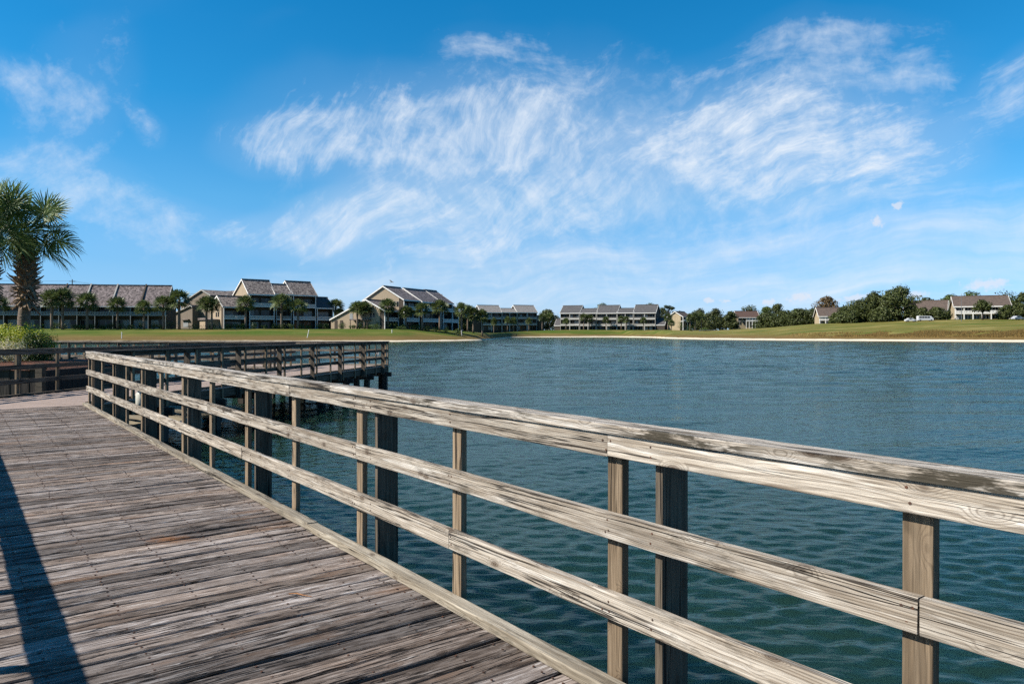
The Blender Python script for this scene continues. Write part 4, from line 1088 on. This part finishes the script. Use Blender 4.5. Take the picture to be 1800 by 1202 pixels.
far_shrub(655, 570, 579, 34, 252, 'low shrub below the broad sunlit gable', 6); far_shrub(706, 574, 580, 24, 252, 'light green shrub before the receding balconies', 7, 'hedge_dark_leaf')
far_shrub(140, 571, 577, 26, 249, 'low shrub between two palms before the long row', 8); far_shrub(228, 571, 577, 28, 249, 'low shrub midway along the long row', 9)
far_shrub(1196, 567, 583, 14, 400, 'shrub at the right corner of the slate roofed condominium', 10); far_shrub(1216, 571, 583, 22, 385, 'rounded shrub on the lawn right of the slate roofed condominium', 11); far_shrub(1240, 575, 582, 22, 380, 'flat shrub by the road below three palms', 12)

T = oak
T(962, 543, 578, 34, 520, 'dark tree in the gap between the two far condominiums', 51); T(940, 556, 578, 20, 510, 'low dark tree beside the pale far condominium', 52, nl=1600)
T(1060, 529, 578, 34, 560, 'round tree top above the slate roofed condominium', 53); T(1142, 529, 578, 22, 560, 'tree top above right tower of the slate roofed condominium', 54, 'bright_leaf'); T(1163, 538, 580, 22, 540, 'dark tree behind right end of slate roofed condominium', 55)
T(1176, 532, 580, 18, 530, 'thin pine rising behind right end of slate roofed condominium', 56, trunk_frac=.55, name='pine_tree', nl=900, clumps=9)
T(1196, 545, 576, 26, 520, 'tree behind the small yellow house', 57); T(1229, 540, 574, 30, 480, 'left oak behind the three palms', 58); T(1258, 541, 572, 36, 470, 'broad oak in the middle of the far grove', 59); T(1285, 546, 571, 26, 460, 'low oak left of the red roofed house', 60)
T(1245, 551, 573, 40, 455, 'low spreading oak under the far grove', 75, nl=2200)
T(1317, 535, 570, 38, 510, 'tree rising behind the red roof', 61); T(1346, 537, 570, 16, 480, 'narrow tree right of the red roof', 62, 'bright_leaf'); T(1366, 531, 571, 26, 470, 'tall round tree right of the red roof', 63)
T(1348, 549, 573, 36, 400, 'left end of the dark oak belt', 64, trunk_frac=.12); T(1378, 547, 573, 40, 385, 'second oak of the dark belt', 65, trunk_frac=.1); T(1408, 543, 571, 40, 375, 'third oak of the dark belt', 66, trunk_frac=.1); T(1434, 541, 568, 36, 372, 'right end of the dark oak belt', 67, trunk_frac=.1); T(1400, 541, 570, 22, 420, 'brighter tree top above the dark oak belt', 68, 'bright_leaf')
T(1453, 517, 566, 38, 400, 'rusty brown tree above the brown roofed house', 69, 'rust_leaf')
T(1484, 538, 564, 26, 345, 'dark oak right of the brown roofed house', 70, trunk_frac=.12); T(1508, 527, 564, 50, 335, 'left dome of the big tree clump', 71, trunk_frac=.2); T(1536, 513, 564, 46, 330, 'middle dome of the big tree clump', 72, trunk_frac=.25, nl=4200); T(1581, 503, 564, 62, 325, 'largest round tree of the clump', 73, trunk_frac=.25, nl=6000, clumps=44); T(1552, 540, 564, 40, 322, 'low tree filling the foot of the big clump', 74, trunk_frac=.15)
T(1632, 521, 562, 40, 400, 'tree behind left end of the half hidden roof', 76); T(1668, 515, 562, 36, 400, 'bright tree behind right end of the half hidden roof', 77, 'bright_leaf')
T(1708, 507, 562, 40, 380, 'bright tree above left end of the large roof', 78, 'bright_leaf'); T(1768, 512, 562, 60, 385, 'tree above right end of the large roof', 79); T(1800, 510, 562, 40, 380, 'tree at right edge above the large roof', 80)
T(1620, 541, 563, 26, 315, 'small oak by the parked van', 81, nl=1800); T(1648, 540, 563, 34, 312, 'small oak before the dark end of the half hidden roof', 82, nl=2000); T(1727, 527, 563, 28, 296, 'small tree before the white balcony', 83, nl=1500, trunk_frac=.4); T(1770, 536, 563, 26, 294, 'bushy tree at right of the white balcony', 84, nl=1800); T(1795, 532, 563, 26, 292, 'bushy tree cut by the right edge', 85, nl=1800)
# tall dry grass along the right bank
mb = MB(); rnd = random.Random(12)
for _ in range(15000):
    px = rnd.triangular(1380, 1900, 1800); S = lerp(SHORE, px); Y = S + 17 + rnd.random() * 9
    x = (px - CX) / F * Y; z = ground_z(px, Y)
    k = noise.noise((x * .12, Y * .2, 0)); 
    if k < -.25: continue
    h = rnd.uniform(.35, .95) * (.8 + k); w = .09
    mb.add([(x - w, Y, z - .05), (x + w, Y, z - .05), (x + rnd.uniform(-.3, .3), Y + rnd.uniform(-.2, .2), z + h)], [(0, 1, 2)])
o = mb.build('tall_grass', 'reed_leaf'); tag(o, 'tall dry brown grass along the right bank', 'grass', kind='stuff')
# road on the far right
mb = MB(); A = [(1228, 388), (1262, 395), (1300, 402), (1345, 405)]
L_, R_ = [], []
for px, Y in A:
    for lst, dy in ((L_, 0), (R_, 40)):
        q = on_ground(px, Y + dy); lst.append(Vector((q.x, q.y, q.z + .12)))
n = len(A); mb.add(L_ + R_, [(i, i + 1, n + i + 1, n + i) for i in range(n - 1)])
o = mb.build('road', 'asphalt'); tag(o, 'grey cart road below the oak grove', 'road', kind='structure')

# ------------------------------------------------------------------ small things
def marker(px, y0, y1, Y, label, lean=0, name='marker_post'):
    f = on_ground(px, Y); h = (y1 - y0) / F * Y
    root = empty(name, f); tag(root, label, 'post', 'white course markers')
    mb = MB(); mb.tube([(0, 0, -.2), (lean * h, 0, h * .93)], .12, 8); mb.build('shaft', 'white_trim', root)
    mb = MB(); mb.tube([(lean * h * .94, 0, h * .93), (lean * h, 0, h)], [.12, .05], 8); mb.build('tip', 'white_trim', root)
marker(214, 584, 596, 222, 'thin grey marker post on the lawn before the long row'); marker(540, 581, 595, 226, 'leaning white marker post below the tall tan condominium', .22)
marker(689, 575, 581, 240, 'short white marker on the lawn before the broad gable'); marker(812, 579, 589, 258, 'white marker post at the tip of the left shore', -.1)
def pole(px, y0, y1, Y, label, r_=.06):
    f = on_ground(px, Y); root = empty('flag_pole', f); tag(root, label, 'pole'); h = (y1 - y0) / F * Y
    mb = MB(); mb.tube([(0, 0, -.2), (0, 0, h)], [r_ * 1.2, r_ * .7], 6); mb.build('shaft', 'metal_grey', root)
    mb = MB(); mb.tube([(0, 0, h), (0, 0, h + .25)], [r_ * 1.6, r_ * .5], 6); mb.build('finial', 'metal_grey', root)
pole(1690, 515, 563, 290, 'tall thin grey pole before the large brown roofed house', .1); pole(1454, 548, 568, 330, 'short thin pole before the brown roofed house', .07)
def utility():
    f = at(127, 530, 290); root = empty('utility_pole', Vector((f.x, f.y, 2))); tag(root, 'utility pole with wires above the long row roof', 'utility pole')
    ztop = EYE + (HY - 491) / F * 290 - 2
    mb = MB(); mb.tube([(0, 0, -1), (0, 0, ztop)], [.22, .16], 8); mb.build('shaft', 'bark', root)
    mb = MB(); mb.box(-1.2, 1.2, -.08, .08, ztop - .9, ztop - .7); mb.build('crossarm', 'bark', root)
    for k, dz in ((-1.0, -.7), (1.0, -.7), (0, -2.2)):
        pts = [(k - 80 * t, 0, ztop + dz + 4.5 * t - 3.0 * math.sin(math.pi * min(1, t)) * .5 + (0)) for t in [i / 12 for i in range(13)]]
        mb = MB(); mb.tube(pts, .035, 4); mb.build('wire', 'cable', root)
        pts = [(k + 70 * t, 6 * t, ztop + dz - 4.5 * t - 2.0 * math.sin(math.pi * t)) for t in [i / 12 for i in range(13)]]
        mb = MB(); mb.tube(pts, .035, 4); mb.build('wire', 'cable', root)
utility()
def vehicle(px, Y, L, H, label, cat, mat, rz, van=False):
    f = on_ground(px, Y); root = empty('parked_' + cat, f + UP * .02, rz); tag(root, label, cat)
    W_ = 1.9; h = L / 2
    if van: prof = [(-h, .35), (h, .35), (h, H * .5), (h - .25, H * .58), (h - .95, H * .95), (h - 1.3, H), (-h + .15, H), (-h, H * .9)]
    else: prof = [(-h, .35), (h, .35), (h, .72), (h - .2, .85), (h - 1.1, .95), (h - 1.9, H), (-h + 1.2, H), (-h + .45, .98), (-h, .9)]
    mb = MB(); mb.prism([(a, c) for a, c in prof], 'y', -W_ / 2, W_ / 2); mb.build('body', mat, root)
    z0, z1 = (H * .56, H * .86) if van else (.98, H - .12)
    xs = [-h + .3 + (L - 1.7) * k / 4 for k in range(5)] if van else [-h + 1.25, -h + 2.1, h - 1.95]
    for sg in (-1, 1):
        for a, c in zip(xs, xs[1:]):
            mb = MB(); mb.box(a + .06, c - .06, sg * (W_ / 2 + .008) - .006, sg * (W_ / 2 + .008) + .006, z0, z1); mb.build('window', 'glass', root)
        for xx in (-h + .8, h - .85):
            mb = MB(); mb.tube([(xx, sg * (W_ / 2 - .2), .34), (xx, sg * (W_ / 2 + .02), .34)], .34, 14); w = mb.build('wheel', 'tyre', root)
            mb = MB(); mb.tube([(xx, sg * (W_ / 2 + .015), .34), (xx, sg * (W_ / 2 + .035), .34)], .2, 10); mb.build('rim', 'metal_grey', w)
vehicle(1601, 302, 4.4, 1.5, 'white car parked left of the white van', 'car', 'car_white', R(-6)); vehicle(1626, 303, 5.9, 2.1, 'long white van parked by the small oak', 'van', 'car_white', R(-6), True); vehicle(1789, 286, 4.4, 1.5, 'silver car parked by the right edge', 'car', 'car_silver', R(10))
def bird():
    p = at(688, 496, 190); root = empty('bird', p, R(35)); tag(root, 'small bird gliding above the broad gabled condominium', 'bird')
    root.rotation_euler = (R(25), R(-20), R(35))
    v, f = [], []; n = 8; prof = [(-.38, .01), (-.25, .05), (-.05, .1), (.15, .09), (.27, .06), (.33, .055), (.38, .04), (.46, .005)]
    for x, r_ in prof:
        for k in range(n): v.append((x, r_ * math.cos(6.283 * k / n), r_ * .85 * math.sin(6.283 * k / n)))
    for i in range(len(prof) - 1):
        for k in range(n): f.append((i * n + k, i * n + (k + 1) % n, (i + 1) * n + (k + 1) % n, (i + 1) * n + k))
    # wings and tail grown from the body
    for sg in (-1, 1):
        k = len(v); pts = [(.2, .06, .04), (-.12, .06, .04), (.3, .4, .2), (-.06, .42, .18), (.16, .8, .26), (-.08, .78, .24), (-.1, 1.0, .22)]
        v += [(a, c * sg, z) for a, c, z in pts] + [(a, c * sg, z - .025) for a, c, z in pts]
        for q in ((0, 1, 3, 2), (2, 3, 5, 4)): f.append(tuple(k + i for i in q)); f.append(tuple(k + 7 + i for i in q[::-1]))
        f.append((k + 4, k + 5, k + 6)); f.append((k + 13, k + 12, k + 11))
    k = len(v); v += [(-.3, .04, 0), (-.3, -.04, 0), (-.55, -.1, .01), (-.55, .1, .01)]; f.append((k, k + 1, k + 2, k + 3))
    link('body', mesh('bird', v, f, True), 'bird_grey', root)
bird()

def twig():
    p = main(1.55, 4.05, .004); root = empty('fallen_twig', p, R(-20)); tag(root, 'thin orange twig lying on the planks near the kerb', 'twig')
    mb = MB(); mb.tube([(-.07, 0, 0), (-.02, .006, .006), (.03, -.004, .005), (.08, .002, .001)], [.002, .0035, .003, .0015], 5); mb.build('stem', 'twig_bark', root)
    mb = MB(); mb.tube([(.02, -.003, .005), (.05, .02, .007)], [.002, .001], 4); mb.build('side_shoot', 'twig_bark', root)
flat('twig_bark', (.38, .17, .06), .8)
twig()

ORD = 'first second third fourth fifth sixth seventh eighth ninth tenth eleventh twelfth thirteenth fourteenth fifteenth'.split()
k = 0; cnt = {}
for px in list(range(96, 288, 17)) + list(range(398, 586, 16)) + list(range(604, 800, 15)):
    rnd = random.Random(px); k += 1
    lab = 'low shrub in the planting before the long row' if px < 290 else ('low shrub in the planting before the tall tan condominium' if px < 590 else 'low shrub in the planting before the broad gable and receding balconies')
    cnt[lab] = cnt.get(lab, 0) + 1; lab = lab.replace('low shrub', ORD[cnt[lab] - 1] + ' low shrub from the left', 1)
    far_shrub(px + rnd.uniform(-4, 4), 578 - rnd.uniform(6, 11), 579, rnd.uniform(13, 22), 250 if px < 290 else (251 if px < 590 else 256), lab, 100 + k, rnd.choice(['shrub_leaf', 'shrub_leaf', 'hedge_dark_leaf']))
mb = MB(); rnd = random.Random(77)
for i in range(420):
    px = rnd.uniform(-150, 2000); Y = rnd.uniform(600, 720); g_ = ground_z(px, Y); top = EYE + (HY - (555 + 7 * noise.noise((px * .035, 0, 0)))) / F * Y
    h = max(3.0, top - g_)
    leaf_blob(mb, rnd, ((px - CX) / F * Y, Y, g_ + h * .5), (7, 5, h * .55), 60, 1.1, .4, .4)
o = mb.build('distant_wood', 'oak_leaf'); tag(o, 'distant wood closing the view behind the houses', 'wood', kind='stuff')

T(814, 546, 579, 26, 330, 'dark tree filling the gap beside the receding balconies', 90); T(596, 541, 578, 26, 330, 'dark tree filling the gap between the two tan condominiums', 91)
T(1345, 552, 572, 20, 430, 'low oak beside the right end of the red roof', 93, nl=2200); T(1470, 549, 567, 22, 338, 'low oak covering the right end of the balcony house', 94, nl=1800)
T(1494, 545, 565, 34, 328, 'low oak at the left foot of the big clump', 95, nl=2600); T(1604, 536, 563, 26, 320, 'oak between the largest round tree and the van', 96, nl=2200); T(1210, 551, 576, 22, 500, 'low oak right of the small yellow house', 97, nl=1800)
